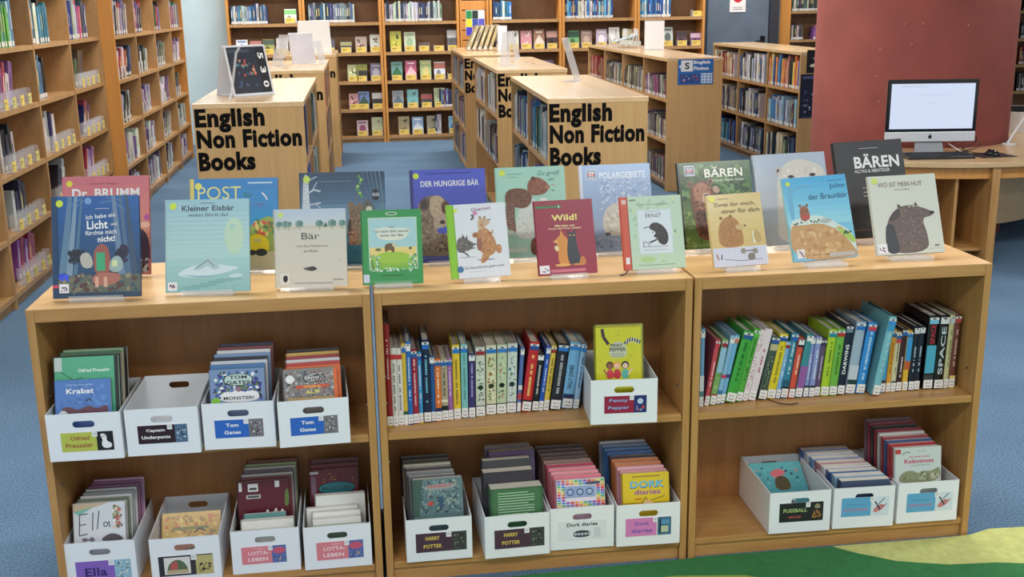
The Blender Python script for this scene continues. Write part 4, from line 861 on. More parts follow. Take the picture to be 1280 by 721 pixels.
# --- middle bookcase lower shelf
def c9(a): a.R(0,0,.72,1,(74,50,66)).T('HARRY',.33,.72,.2,(226,196,90),.28,2).T('POTTER',.33,.30,.2,(226,196,90),.36,2).R(.72,0,1,1,(60,64,62)).D(.74,.05,.98,.95,24,[(150,150,140),(24,26,28),(110,110,100)],.03)
m = BM(.970, -.006, ZL, .6); wbox('white box with plum card under a grey-teal cover', m, c9, .148, .060, .53, .44)
@vis(0.52)
def h9(a):
    a.R(0,0,1,1,(96,124,128)); a.D(.02,.02,.98,.98,130,[(70,100,104),(120,150,150),(50,72,80),(150,166,160)],.055); a.P([(.0,0),(.12,0),(.2,1),(0,1)],(60,90,80)).smooth([(.2,.76),(.3,.84),(.8,.88),(.9,.78),(.8,.72),(.3,.70)],(150,160,160)).T('HARRY',.55,.80,.09,(196,90,90),.5,2).T('Kammer des',.55,.68,.035,(200,205,205),.4).smooth([(.25,.3),(.35,.42),(.42,.34),(.38,.26)],(190,70,60)).R(.52,.2,.6,.5,(50,80,110)).L([(.55,.2),(.5,.1)],.03,(40,50,60)).L([(.6,.3),(.75,.45),(.9,.3)],.015,(160,170,150))
stack('plum-card box nearest the gap', m, [(.146,.225,.026,(96,124,128),.004,h9,'grey-teal hardback with a small red title')]+[(.138+.003*(i%2),.226+.004*i,.018,c,-.010-.003*i,None,None) for i, c in enumerate([(100,104,110),(120,124,130),(60,60,66),(196,194,180),(70,76,60),(36,34,38)])], .016, .20)
m = BM(1.198, -.022, ZL, 1.5); wbox('white box with plum card under a green back cover', m, c9, .148, .060, .53, .44)
@vis(0.42)
def h10(a):
    a.R(0,0,1,1,(62,106,72)).R(.05,.04,.95,.96,(74,118,80))
    for k in range(11): a.R(.14,.86-.072*k,.84 if k % 4 else .72,.885-.072*k,(176,204,176))
stack('plum-card box with green back cover', m, [(.155,.195,.052,(62,106,72),.004,h10,'thick green hardback seen from its back cover'),(.150,.225,.040,(60,56,66),-.012,None,'thick dark hardback behind the green one'),(.145,.245,.030,(70,70,76),-.010,None,'thick grey hardback with pale page edge'),(.140,.258,.030,(100,80,120),.012,None,'purple-grey hardback at the back'),(.140,.262,.026,(130,120,130),.004,None,'pale topped hardback against the box end')], .014, .09)
def c11(a): a.R(0,0,1,1,(226,230,236)).T('Dork diaries',.5,.80,.18,(30,34,44),.64,2).smooth([(.3,.12),(.33,.5),(.66,.48),(.68,.14)],(60,70,84)); [a.O(.36+.07*k,.3,.028,(226,230,236),10).O(.36+.07*k,.3,.012,(60,70,84),8) for k in range(5)]; a.R(.74,.1,.88,.6,(210,212,222))
m = BM(1.394, -.002, ZL, -.3); wbox('white box with a plain white card under rainbow-dotted cover', m, c11, .145, .062, .5, .45)
RB = [(226,60,70),(240,150,60),(236,216,80),(90,190,110),(80,150,220),(150,90,190)]
@vis(0.5)
def d11(a):
    a.R(0,0,1,1,(232,224,232))
    for i in range(11):
        for j in range(12): 
            if not (.18 < i/10.5 < .82 and .28 < j/12 < .8) : a.P([(i/11+.01,j/12+.01),(i/11+.08,j/12+.01),(i/11+.08,j/12+.07),(i/11+.01,j/12+.07)],RB[(i+j) % 6])
    a.R(.16,.46,.80,.80,(150,170,210)); [a.O(.28+.2*k,.62,.075,(70,80,130)).O(.28+.2*k,.62,.05,(170,190,220)) for k in range(3)]; a.R(.62,.84,.9,.92,(80,80,110))
cs = [(226,120,140),(230,150,160),(226,130,150),(170,60,90),(150,120,110),(110,80,80),(120,96,96),(90,66,70),(60,44,50)]
stack('white-card box', m, [(.146,.195,.016,(226,190,206),.004,d11,'rainbow-dotted paperback in front')]+[(.145,.200+.0045*i,.016,c,-.002-.004*i,None,None) for i, c in enumerate(cs)], .014, .20)
def c12(a): a.R(0,0,.68,1,(216,130,190)).T('Dork',.36,.70,.2,(120,90,180),.32,2).T('diaries',.36,.30,.22,(120,90,180),.46,2).R(.70,0,1,1,(60,110,140)).R(.76,.15,.94,.5,(190,200,170)).R(.76,.6,.96,.85,(90,150,190)).R(.74,.1,.78,.9,(30,50,70))
m = BM(1.592, -.011, ZL, -1.2); wbox('white box with a pink and teal card under yellow cover', m, c12, .138, .058, .5, .45)
@vis(0.5)
def d12(a):
    a.R(0,0,1,1,(226,196,36)).R(.2,.88,.8,.92,(160,130,40)).T('DORK',.53,.66,.22,(30,70,120),.74,2).T('DORK',.525,.67,.20,(110,190,226),.72,2).T('diaries',.53,.44,.15,(150,70,160),.56,1)
    a.L([(.4,.1),(.48,.28),(.55,.16),(.9,.3)],.014,(40,34,40)).R(.0,.1,1,.13,(150,120,40)).R(.25,.22,.4,.25,(200,60,60)).smooth([(.4,.0),(.46,.2),(.6,.2),(.7,.0)],(230,190,150))
cs = [(226,150,170),(230,170,180),(200,120,80),(190,110,60),(60,50,60),(60,110,180),(90,140,200),(120,150,190),(190,194,204)]
stack('pink-and-teal-card box', m, [(.142,.205,.015,(226,196,36),.002,d12,'yellow paperback with light blue title')]+[(.143,.206+.0045*i,.016,c,-.001-.004*i,mini_art(2,c,(230,225,230)),None) for i, c in enumerate(cs)], .014, .20)
# --- box on the middle shelf
def c13(a): a.R(0,0,.70,1,(150,28,62)).T('Penny',.34,.72,.24,(140,170,220),.44,2).T('Pepper',.34,.30,.24,(140,170,220),.5,2).R(.70,0,1,1,(30,44,110)).O(.85,.66,.07,(190,210,230)).D(.72,.08,.98,.45,10,[(200,70,70),(120,160,200)],.03)
m = BM(1.508, -.034, ZH, -3.5); wbox('white box with a crimson and navy card, middle bookcase', m, c13, .122, .052, .52, .44)
@vis(0.42)
def p13(a):
    Y = (206,204,40); a.R(0,0,1,1,Y).D(.04,.05,.96,.96,24,[(90,90,30),(70,50,60),(160,150,40)],.022).L([(.14,.98),(.17,.82),(.28,.68)],.07,(60,34,50)).L([(.64,.68),(.74,.76),(.86,.76),(.98,.70)],.08,(40,36,40))
    for k in range(6): a.L([(.66+.055*k,.66+.05*math.sin(k*.6)),(.68+.055*k,.76+.04*math.sin(k*.6))],.02,(225,225,215))
    a.smooth([(.26,.42),(.66,.42),(.7,.58),(.58,.74),(.34,.72)],(196,200,170)).T('PENNY',.46,.66,.06,(60,60,70),.28,2).T('PEPPER',.48,.58,.07,(60,60,70),.36,2).T('Alarm auf dem',.48,.5,.03,(60,60,70),.26).T('Reiterhof',.48,.455,.03,(60,60,70),.24)
    for (x, hc, sk, dr) in ((.30,(70,44,30),(150,100,70),(206,60,80)),(.46,(226,160,60),(240,200,170),(196,50,70)),(.64,(30,26,30),(240,205,180),(90,180,170))):
        a.smooth([(x-.09,.02),(x-.07,.20),(x+.07,.20),(x+.09,.02)],dr).O(x,.28,.085,hc).O(x,.265,.06,sk).O(x-.02,.27,.009,BK,8).O(x+.025,.27,.009,BK,8).L([(x-.02,.235),(x,.228),(x+.02,.235)],.008,(150,50,50))
    a.L([(.16,.2),(.22,.12),(.25,.08)],.03,(150,100,70)).L([(.8,.22),(.74,.14),(.7,.08)],.03,(240,205,180))
stack('crimson-card box', m, [(.132,.262,.012,(206,204,40),-.006,p13,'yellow paperback with three cartoon children'),(.136,.262,.012,(196,196,60),-.004,None,None),(.14,.262,.014,(150,160,70),.001,None,None),(.14,.258,.012,(110,120,60),.001,None,None)], .035, .16)
# --- desk-end bookcase lower shelf
def c14(a): a.R(0,0,1,1,(26,34,34)).T('FUSSBALL',.36,.60,.2,(170,190,120),.54,2).T('MAGIE',.36,.25,.13,(190,90,80),.28,1).D(.74,.1,.96,.6,18,[(190,130,60),(120,80,50)],.04).smooth([(.78,.65),(.95,.65),(.9,.9),(.82,.9)],(150,140,110))
m = BM(2.065, -.006, ZL, -1); wbox('white box with black card, first in the desk-end bookcase', m, c14, .138, .062, .52, .50)
def f14(a): a.R(0,0,1,1,(70,150,160)).G(0,.1,1,1,(60,130,146),(110,190,196),6).D(.05,.6,.95,.95,20,[(60,100,120),(200,150,140),(110,190,200)],.06).smooth([(.3,.78),(.5,.9),(.7,.82),(.5,.72)],(220,120,130)).smooth([(.36,.5),(.42,.75),(.66,.75),(.7,.5)],(90,80,60)).D(.1,.05,.9,.4,24,[(40,60,80),(190,190,190),(120,120,110)],.06)
stack('black-card box', m, [(.168,.215,.012,(60,130,146),0,f14,'teal comic-covered paperback lying back in its box')], .055, 1.02)
def c15(a): a.R(0,0,.62,1,(96,168,210)).T('DER KLEINE DRACHE',.30,.62,.07,(60,110,160),.4).T('KOKOSNUSS',.30,.36,.14,(190,110,140),.50,1).R(.62,0,1,1,(214,226,236)).smooth([(.66,.3),(.8,.62),(.94,.5),(.98,.7),(.86,.28),(.7,.12)],(200,130,130)).L([(.70,.75),(.82,.3)],.03,(50,60,70)).L([(.9,.9),(.78,.6)],.02,(80,90,100))
m = BM(2.268, -.006, ZL, -2); wbox('white box with light blue card, full of low page-edge books', m, c15, .150, .062, .52, .52)
bl = [(70,80,110),(150,190,220),(60,90,150),(226,226,230),(190,120,130),(120,160,210),(200,200,210),(90,120,190)]
stack('box of low page-edge books', m, [(.156,.142+.0015*i,.030,c,.008-.006*i,None,'low pale-edged book with %s cover, %s from the front' % (cname(c), ORD[i])) for i, c in enumerate(bl)], .012, .04)
m = BM(2.475, -.005, ZL, -.4); wbox('white box with light blue card at the desk-end side', m, c15, .150, .062, .53, .50, w=.196)
@vis(0.5)
def k16(a):
    a.R(0,0,1,1,(204,212,210)).T('Ingo',.58,.90,.04,(90,100,100),.16).R(0,.84,.12,.97,(190,60,60)).L([(.15,.82),(.25,.9),(.32,.86)],.014,(40,60,50)).T('Der kleine Drache',.52,.74,.045,(190,50,60),.44,2).T('Kokosnuss',.52,.62,.12,(190,60,90),.64,2).T('auf der Schatzinsel',.54,.50,.04,(50,110,110),.42)
    a.smooth([(.1,.0),(.08,.2),(.2,.34),(.38,.36),(.5,.26),(.6,.34),(.8,.3),(.98,.46),(1,.0)],(140,146,112)).D(.5,.04,.98,.32,26,[(110,118,84),(170,174,140),(190,190,160)],.06).D(.12,.05,.4,.25,10,[(160,166,130),(120,128,94)],.05)
cs = [(190,60,70),(170,50,60),(60,80,130),(150,60,70),(190,190,190),(140,40,60),(60,50,56),(150,60,80),(120,90,110)]
stack('light-blue-card box at the side', m, [(.150,.225,.010,(204,212,210),-.018,k16,'pale picture hardback with red title')]+[(.150,.222+.0055*i,.014,c,-.020-.0035*i,None,None) for i, c in enumerate(cs)], .018, .13)
# ------------------------------------------------------------ picture books on top of the low bookcases
def sticker(a, u=.09, v=.93, r=.042, c=(206,226,60)): a.O(u, v, r, c)
def qmark(a, u=.03, v=.03, w=.11, hv=.09): a.R(u, v, u+w, v+hv, (232,232,236)).D(u+.01, v+.01, u+w-.01, v+hv-.015, 9, [(120,60,90),(60,60,90)], .014)
def licht(a):
    a.G(0,0,1,1,(40,66,88),(30,96,170),8)
    for x, wd, c in ((.10,.07,(96,130,160)),(.17,.05,(130,156,176)),(.24,.03,(84,120,150)),(.80,.06,(110,136,164)),(.88,.045,(80,110,140)),(.95,.05,(60,84,110))):
        a.P([(x-wd*.8,.1),(x+wd*.8,.1),(x+wd*.5+(.1 if x<.5 else -.1),1),(x-wd*.2+(.1 if x<.5 else -.1),1)],c)
    a.L([(.2,.9),(.33,.97)],.012,(110,140,170)).L([(.26,.88),(.42,.99)],.008,(110,140,170)).L([(.84,.85),(.7,.95),(.55,.93)],.010,(110,140,170)).L([(.8,.95),(.62,.98)],.008,(100,130,160))
    a.D(.15,.3,.45,.48,30,[(26,34,50),(30,44,70),(50,60,80)],.06).D(.7,.33,.9,.52,26,[(30,32,52),(50,44,80)],.06).R(0,.05,1,.22,(96,104,92)).D(0,.03,1,.26,50,[(120,116,96),(60,84,100),(150,140,110),(90,60,60)],.05)
    a.smooth([(.48,.2),(.46,.46),(.56,.54),(.66,.48),(.66,.2)],(160,90,80)).R(.5,.26,.60,.44,(60,170,120)).smooth([(.34,.28),(.3,.42),(.42,.46),(.48,.3)],(190,186,176)).smooth([(.64,.24),(.66,.38),(.78,.42),(.82,.25)],(160,180,176)).R(.68,.3,.74,.36,(220,226,170)).smooth([(.44,.12),(.46,.24),(.8,.24),(.74,.12)],(176,110,96)).R(.48,.1,.52,.2,(220,170,150)).R(.58,.1,.62,.2,(220,170,150))
    a.D(.05,.16,.25,.26,12,[(40,70,210),(60,90,230)],.04).T('Ich habe ein',.56,.80,.042,(226,230,236),.34,1,.08).T('Licht',.52,.715,.085,(240,242,244),.24,2,.03).T('und',.71,.72,.03,(226,230,236),.07,1).T('fürchte mich',.56,.64,.045,(226,230,236),.36,1,.04).T('nicht!',.62,.575,.06,(240,242,244),.2,2,.05)
    a.R(.5,.87,.66,.876,(190,200,220)).O(.42,.95,.04,(120,160,210)).R(0,0,.06,1,(24,62,100)).R(0,.10,.06,.13,(210,60,90)); sticker(a); qmark(a,.07,.05)
def eisbaer(a):
    a.G(0,0,1,.36,(140,186,186),(164,206,206),5).G(0,.36,1,1,(176,212,208),(154,196,208),10)
    for k in range(9): a.R(0,.44+.05*k,1,.445+.05*k,(190,222,222))
    for k in range(6): a.L([(.1+.1*k,.03+.02*k),(.4+.1*k,.035+.02*k)],.012,(110,168,170))
    a.smooth([(.12,.2),(.3,.28),(.5,.32),(.7,.28),(.92,.26),(.7,.2),(.45,.16),(.2,.16)],(206,224,230)).smooth([(.12,.19),(.45,.15),(.7,.19),(.45,.17)],(130,170,190)).smooth([(.72,.16),(.84,.2),(.94,.17),(.84,.14)],(196,218,226))
    a.smooth([(.30,.23),(.42,.32),(.52,.38),(.6,.32),(.66,.25),(.56,.23),(.5,.29),(.42,.24)],(176,200,204)).L([(.36,.26),(.5,.34),(.58,.27)],.012,(100,140,150)).E(.82,.6,.12,.2,(190,216,190))
    a.T('Kleiner Eisbär',.51,.905,.06,(50,70,84),.63,1).T('wohin fährst du?',.51,.835,.04,(70,94,104),.48).R(.42,.955,.58,.963,(90,110,120)).O(.80,.70,.03,(150,190,196),10).O(.80,.70,.022,(176,212,208),10); sticker(a); qmark(a,.02,.02)
def baer(a):
    a.R(0,0,1,1,(214,208,194)).G(0,.8,1,1,(206,212,214),(186,202,222),5)
    for x, r in ((.06,.045),(.15,.05),(.2,.04),(.35,.055),(.63,.055),(.81,.06),(.95,.05)): a.O(x,.81,r,(126,158,150)).O(x+.02,.82,r*.6,(96,134,130)).R(x-.006,.74,x+.006,.8,(120,110,90))
    a.P([(.0,.76),(1,.76),(1,.775),(0,.775)],(196,196,176)).P([(.68,.77),(.72,.83),(.75,.77)],(70,110,100)).T('Bär',.5,.655,.085,(80,78,74),.25,0).T('und das Mysterium',.52,.525,.035,(120,116,108),.44).T('am Rhein',.5,.465,.035,(120,116,108),.2)
    a.smooth([(.36,.24),(.46,.26),(.54,.27),(.58,.23),(.5,.2)],(100,90,80)).E(.52,.235,.06,.022,(56,52,48)).R(.9,.33,.92,.335,(80,80,80)).R(.26,.05,.8,.056,(110,106,100)).R(.8,.085,.95,.10,(150,146,138)); sticker(a,.09,.93,.04,(210,226,130)); a.R(.06,.04,.2,.18,(226,222,214)).smooth([(.10,.08),(.1,.15),(.16,.16),(.17,.1),(.14,.06)],(40,36,36))
def gruen(a):
    a.R(0,0,1,1,(58,150,84)).R(.1,.2,.92,.9,(186,214,190)).R(.12,.22,.90,.88,(170,210,214)).G(.12,.36,.90,.5,(230,206,110),(236,214,140),3).G(.12,.2,.9,.38,(120,180,60),(180,206,90),4).E(.5,.36,.3,.08,(160,200,70))
    a.E(.5,.66,.26,.07,(226,228,210)).E(.4,.72,.2,.05,(220,226,214)).E(.62,.71,.2,.05,(220,226,214)).T('Ich mach dich gesund,',.5,.71,.042,(80,104,100),.58,1).T('sagte der Bär',.5,.655,.042,(80,104,100),.4,1).T('Ich',.49,.77,.03,(80,104,100),.08)
    a.smooth([(.38,.42),(.36,.52),(.44,.56),(.52,.54),(.54,.44),(.5,.42),(.48,.46),(.42,.46)],(110,90,60)).O(.53,.53,.035,(210,200,170)).E(.26,.47,.05,.02,(100,120,90)).O(.8,.48,.025,(70,100,70))
    a.D(.1,.16,.3,.42,26,[(226,232,214),(90,160,120),(120,190,150)],.03).D(.74,.17,.92,.42,26,[(226,232,214),(50,130,110),(120,190,150)],.03).D(.1,.16,.92,.24,30,[(226,236,220),(110,190,130)],.03).L([(.16,.22),(.15,.34)],.012,(40,60,50)).E(.5,.95,.1,.024,(226,232,214)).E(.5,.95,.085,.016,(60,140,90)).R(.3,.115,.66,.125,(40,100,60)).R(.12,.04,.9,.048,(120,190,140)).R(.0,.03,.10,.14,(206,216,232))
def dance(a):
    F1, F2, F3 = (186,130,82), (160,104,62), (206,156,108)
    a.R(0,0,1,1,(222,226,232)).R(0,.0,.10,1,(136,196,40)).R(.10,0,.115,1,(112,170,36)).E(.60,.235,.16,.012,(150,160,172)).E(.28,.28,.16,.008,(176,182,190))
    a.smooth([(.48,.44),(.46,.54),(.50,.64),(.58,.68),(.68,.64),(.76,.54),(.80,.44),(.78,.34),(.70,.28),(.58,.30),(.50,.36)],F1).D(.50,.32,.77,.64,50,[F1,F2,F3],.03).smooth([(.46,.36),(.46,.50),(.52,.54),(.56,.46),(.54,.36)],(150,96,78)).smooth([(.76,.36),(.80,.44),(.88,.42),(.88,.32),(.82,.30)],F1).D(.78,.32,.87,.42,8,[F2,F3],.02)
    a.smooth([(.54,.32),(.52,.24),(.50,.19),(.58,.19),(.66,.26),(.68,.32)],F1).D(.53,.21,.64,.31,10,[F2,F3],.02).smooth([(.52,.62),(.50,.72),(.53,.80),(.60,.80),(.70,.78),(.72,.74),(.64,.68)],(200,170,140)).D(.53,.66,.62,.78,10,[F1,F3],.02).O(.55,.81,.022,F2,8).O(.63,.81,.020,F2,8).O(.715,.775,.013,(40,30,30),8).O(.61,.765,.008,BK,8).smooth([(.48,.62),(.40,.60),(.40,.54),(.50,.54)],F2).L([(.60,.64),(.57,.56),(.60,.50)],.045,(196,140,110))
    a.smooth([(.115,.34),(.115,.50),(.18,.56),(.28,.54),(.38,.48),(.44,.45),(.36,.40),(.28,.36)],(104,98,96)).D(.12,.36,.36,.53,34,[(66,62,62),(140,134,130),(90,84,84)],.022).P([(.22,.54),(.23,.60),(.27,.54)],(80,76,76)).P([(.27,.53),(.31,.58),(.31,.52)],(80,76,76)).O(.435,.452,.014,(50,44,46),8).L([(.20,.36),(.27,.33),(.31,.29)],.02,(60,56,56)).L([(.33,.40),(.42,.40)],.018,(60,56,56)).D(.38,.76,.46,.86,10,[(60,80,60),(110,110,110),(60,60,60)],.02)
    a.T('Quartett',.58,.925,.055,(150,70,140),.34,0,.06,.15).smooth([(.42,.88),(.46,.84),(.52,.86),(.50,.90)],(210,130,180)).T('Ein Baumkrimi geht rund',.56,.135,.042,(110,120,140),.66,0,.03).R(.30,.075,.60,.079,(190,196,206)).O(.15,.12,.055,(60,110,160)); sticker(a,.14,.92,.035,(210,226,90))
def wild(a):
    a.R(0,0,1,1,(150,34,62)).R(.02,.90,.46,.93,(40,130,80)).smooth([(.1,.92),(.2,.96),(.34,.95),(.44,.92)],(120,70,50)).O(.42,.915,.035,(30,110,60)).T('1',.42,.915,.03,WH,.02,1).T('Wild!',.5,.765,.085,(236,222,130),.44,2).T('Märchen von',.5,.655,.032,(236,214,170),.34,1).T('Fuchs und Tiger vereint',.5,.615,.032,(236,214,170),.56,1)
    a.smooth([(.34,.12),(.36,.36),(.32,.46),(.38,.52),(.46,.54),(.54,.46),(.54,.3),(.54,.12)],(216,140,60)).P([(.40,.52),(.42,.60),(.47,.52)],(216,140,60)).P([(.34,.48),(.27,.44),(.36,.42)],(226,170,90)).smooth([(.28,.36),(.32,.40),(.38,.36),(.34,.3)],(226,216,160)).smooth([(.52,.13),(.5,.3),(.54,.5),(.6,.57),(.68,.52),(.68,.36),(.74,.2),(.72,.12)],(46,50,60)).P([(.53,.52),(.54,.60),(.59,.55)],(46,50,60)).P([(.62,.56),(.67,.60),(.68,.52)],(46,50,60)).O(.58,.52,.012,(220,200,80),8).O(.64,.52,.012,(220,200,80),8)
    a.smooth([(.70,.12),(.72,.22),(.78,.24),(.84,.14)],(196,120,60)).E(.42,.125,.14,.02,(226,170,90)).E(.70,.125,.12,.016,(200,130,70)).R(.2,.03,.8,.07,(206,110,130)); qmark(a,.01,.02,.17,.11)
def ernst(a):
    a.R(0,0,.11,1,(204,78,52)).R(.02,.90,.09,.96,(226,190,180)).R(.025,.08,.085,.17,(226,228,230)).R(.105,0,.12,1,(150,60,50)); a.ox += .12*a.w; a.w *= .88
    a.R(0,0,1,1,(186,212,188)).D(.0,.0,1,1,60,[(190,214,186),(164,196,170),(196,216,170)],.07).R(.15,.2,.8,.82,(196,214,214)).R(.17,.215,.78,.80,(214,224,232)).T('ERNST',.46,.73,.055,(110,120,130),.3,1).R(.3,.78,.6,.786,(130,140,150))
    a.smooth([(.36,.58),(.44,.64),(.58,.62),(.70,.52),(.72,.38),(.64,.31),(.54,.34),(.5,.42),(.42,.44),(.5,.5),(.38,.54)],(28,28,30)).L([(.36,.58),(.26,.56)],.015,(28,28,30)).L([(.5,.4),(.36,.36)],.03,(28,28,30)).D(.4,.34,.7,.6,20,[(50,50,54),(20,20,22)],.025).R(.22,.30,.7,.306,(90,96,100)).L([(.24,.3),(.24,.37),(.34,.36),(.34,.3)],.012,(70,70,74)).R(.25,.255,.7,.262,(150,170,170)).E(.09,.95,.07,.012,(110,130,110)).L([(.86,.48),(.84,.52)],.02,(70,100,90)).R(.12,.05,.8,.056,(90,130,110)).E(.3,.13,.14,.04,(170,206,140)).T('Der Bär, der aus dem Haus ging',.46,.885,.03,(120,150,130),.6)
def zwei(a):
    a.R(0,0,1,1,(222,196,134)).G(0,.26,1,.9,(212,182,110),(226,202,146),5).smooth([(.14,.26),(.14,.5),(.2,.62),(.34,.70),(.5,.66),(.56,.56),(.60,.40),(.58,.26)],(176,122,62)).D(.16,.28,.56,.6,60,[(150,100,50),(196,140,76),(166,110,56)],.03).O(.22,.67,.03,(140,90,46)).O(.40,.69,.03,(140,90,46)).smooth([(.46,.56),(.60,.58),(.66,.54),(.60,.50),(.48,.50)],(206,176,120)).O(.65,.55,.018,(40,30,30),8).O(.42,.60,.010,(30,24,24),8)
    a.R(0,0,1,.26,(220,220,232)); [a.R(0,.02+.035*k,1,.024+.035*k,(180,190,220)) for k in range(7)]; [a.R(.04+.06*k,0,.045+.06*k,.26,(180,190,220)) for k in range(16)]
    a.R(.76,.30,.90,.46,(226,222,196)).smooth([(.8,.3),(.78,.44),(.84,.5),(.92,.42),(.92,.3)],(190,160,100)).O(.56,.20,.05,(150,140,130)).O(.78,.19,.05,(150,140,130)).E(.7,.12,.07,.05,(130,120,112)).L([(.6,.2),(.76,.2)],.02,(110,104,100)).L([(.2,.1),(.5,.07),(.9,.08)],.008,(60,60,90)).L([(.06,.18),(.09,.1)],.018,(170,60,50)).L([(.16,.17),(.14,.1)],.018,(60,50,50))
    a.T('Zwei für mich,',.50,.855,.062,(96,84,56),.78,0).T('einer für dich',.60,.765,.062,(96,84,56),.70,0).T('Jörg Mühle',.30,.935,.026,(110,96,66),.2); sticker(a,.09,.94,.055,(224,220,40))
def john(a):
    a.G(0,.42,1,1,(150,212,226),(70,170,220),8).smooth([(0,.46),(.2,.52),(.5,.54),(.75,.42),(1,.28),(1,.0),(0,.0)],(206,222,214)).smooth([(0,.44),(.2,.42),(.5,.44),(.74,.34),(.9,.2),(1,.06),(1,0),(0,0)],(196,150,96)).D(.05,.02,.9,.4,46,[(206,160,106),(184,134,84),(214,176,126)],.07).smooth([(.7,.4),(1,.26),(1,.14),(.84,.24)],(170,196,90)).D(.78,.26,.98,.34,8,[(60,90,60)],.03).smooth([(.45,.45),(.6,.50),(.7,.46),(.6,.42)],(170,180,176))
    a.smooth([(.05,.5),(.04,.75),(.08,.9),(.14,.92),(.12,.72),(.12,.5)],(96,170,206)).L([(.12,.82),(.3,.9),(.44,.88)],.03,(96,170,206)).L([(.14,.76),(.4,.8)],.02,(110,180,214)).smooth([(.20,.46),(.20,.62),(.26,.66),(.34,.64),(.36,.48)],(150,90,56)).O(.22,.66,.022,(130,76,48),8).O(.33,.66,.022,(130,76,48),8).O(.25,.59,.012,BK,8).O(.31,.59,.012,BK,8).R(.22,.5,.34,.54,(190,60,60)).D(.04,.42,.5,.5,16,[(50,70,60),(90,110,90),(226,230,226)],.03)
    a.T('John',.84,.86,.07,(24,70,120),.24,0).T('der Braunbär',.68,.755,.07,(24,70,120),.62,0).R(.7,.93,.95,.937,(60,120,170)).L([(.3,.06),(.9,.05)],.008,(110,90,60)); sticker(a,.08,.93,.035,(200,220,60)); a.R(.06,.03,.18,.14,(226,222,222)).L([(.1,.12),(.14,.08),(.16,.04)],.02,(120,60,60)).R(.56,.02,.96,.07,(190,180,170))
def hut(a):
    a.R(0,0,1,1,(208,212,200)).smooth([(.16,.01),(.17,.3),(.24,.48),(.4,.60),(.60,.62),(.80,.56),(.92,.50),(.86,.46),(.72,.44),(.78,.25),(.78,.01)],(104,88,84)).smooth([(.14,.01),(.16,.3),(.20,.4),(.30,.38),(.32,.2),(.36,.01)],(52,54,64)).D(.36,.04,.76,.58,110,[(126,108,102),(88,74,72),(140,122,114)],.022).smooth([(.2,.40),(.34,.57),(.42,.56),(.40,.46)],(70,60,62)).P([(.38,.58),(.39,.64),(.44,.60)],(80,66,64)).P([(.62,.61),(.66,.65),(.69,.60)],(80,66,64)).E(.88,.505,.04,.022,(36,32,36)).O(.56,.595,.012,(220,220,210),8).O(.62,.595,.012,(220,220,210),8).O(.73,.585,.012,(220,220,210),8)
    a.T('WO IST MEIN HUT',.46,.885,.058,(120,96,104),.66,0).T('JON KLASSEN',.48,.815,.022,(110,110,110),.22); sticker(a,.09,.94,.05,(206,220,110)); qmark(a,.02,.02,.14,.12); a.R(.86,.08,.93,.10,(110,110,110)).R(.76,.05,.97,.053,(150,150,150))
def brumm(a):
    a.R(0,0,1,1,(216,126,132)).G(0,.3,1,1,(230,160,130),(206,110,126),8).smooth([(.4,.0),(.5,.4),(.8,.5),(1,.42),(1,0)],(80,60,80)).D(.75,.0,1,.18,20,[(30,30,36),(200,190,190),(90,80,80)],.05).T('Daniel Napp',.48,.925,.024,(120,40,60),.3,0).T('Dr. BRUMM',.50,.83,.095,(240,236,240),.78,2,0.0).smooth([(.92,.56),(.97,.62),(1,.6),(1,.54)],(190,90,170)).E(.95,.5,.06,.03,(240,190,170)); sticker(a,.08,.93,.036,(230,220,60))
def post(a):
    a.R(0,0,1,1,(40,140,206)).G(0,.5,1,1,(40,150,214),(30,126,200),4).smooth([(.55,.3),(.7,.52),(1,.62),(1,.0),(.5,0)],(150,170,80)).D(.7,.35,1,.55,24,[(120,170,70),(200,90,60),(220,200,120),(80,120,60)],.05).R(0,0,1,.2,(200,196,160)).R(0,0,.04,1,(220,206,110)).R(.95,.2,1,.3,(190,170,60))
    a.smooth([(.66,.18),(.64,.34),(.74,.40),(.86,.36),(.9,.28),(.88,.18)],(226,206,30)).E(.8,.19,.07,.04,(36,36,40)).R(.72,.3,.8,.34,(200,190,120)).E(.70,.19,.04,.03,(36,36,40)).T('POST',.33,.845,.14,(226,222,150),.50,0).T('für',.66,.82,.06,(40,120,60),.1).T('den Tiger',.74,.71,.05,(130,90,170),.24).L([(.82,.84),(.86,.80),(.88,.76)],.015,WH).R(.66,.94,.94,.955,(190,220,236)); sticker(a,.09,.92,.04,(230,226,110))
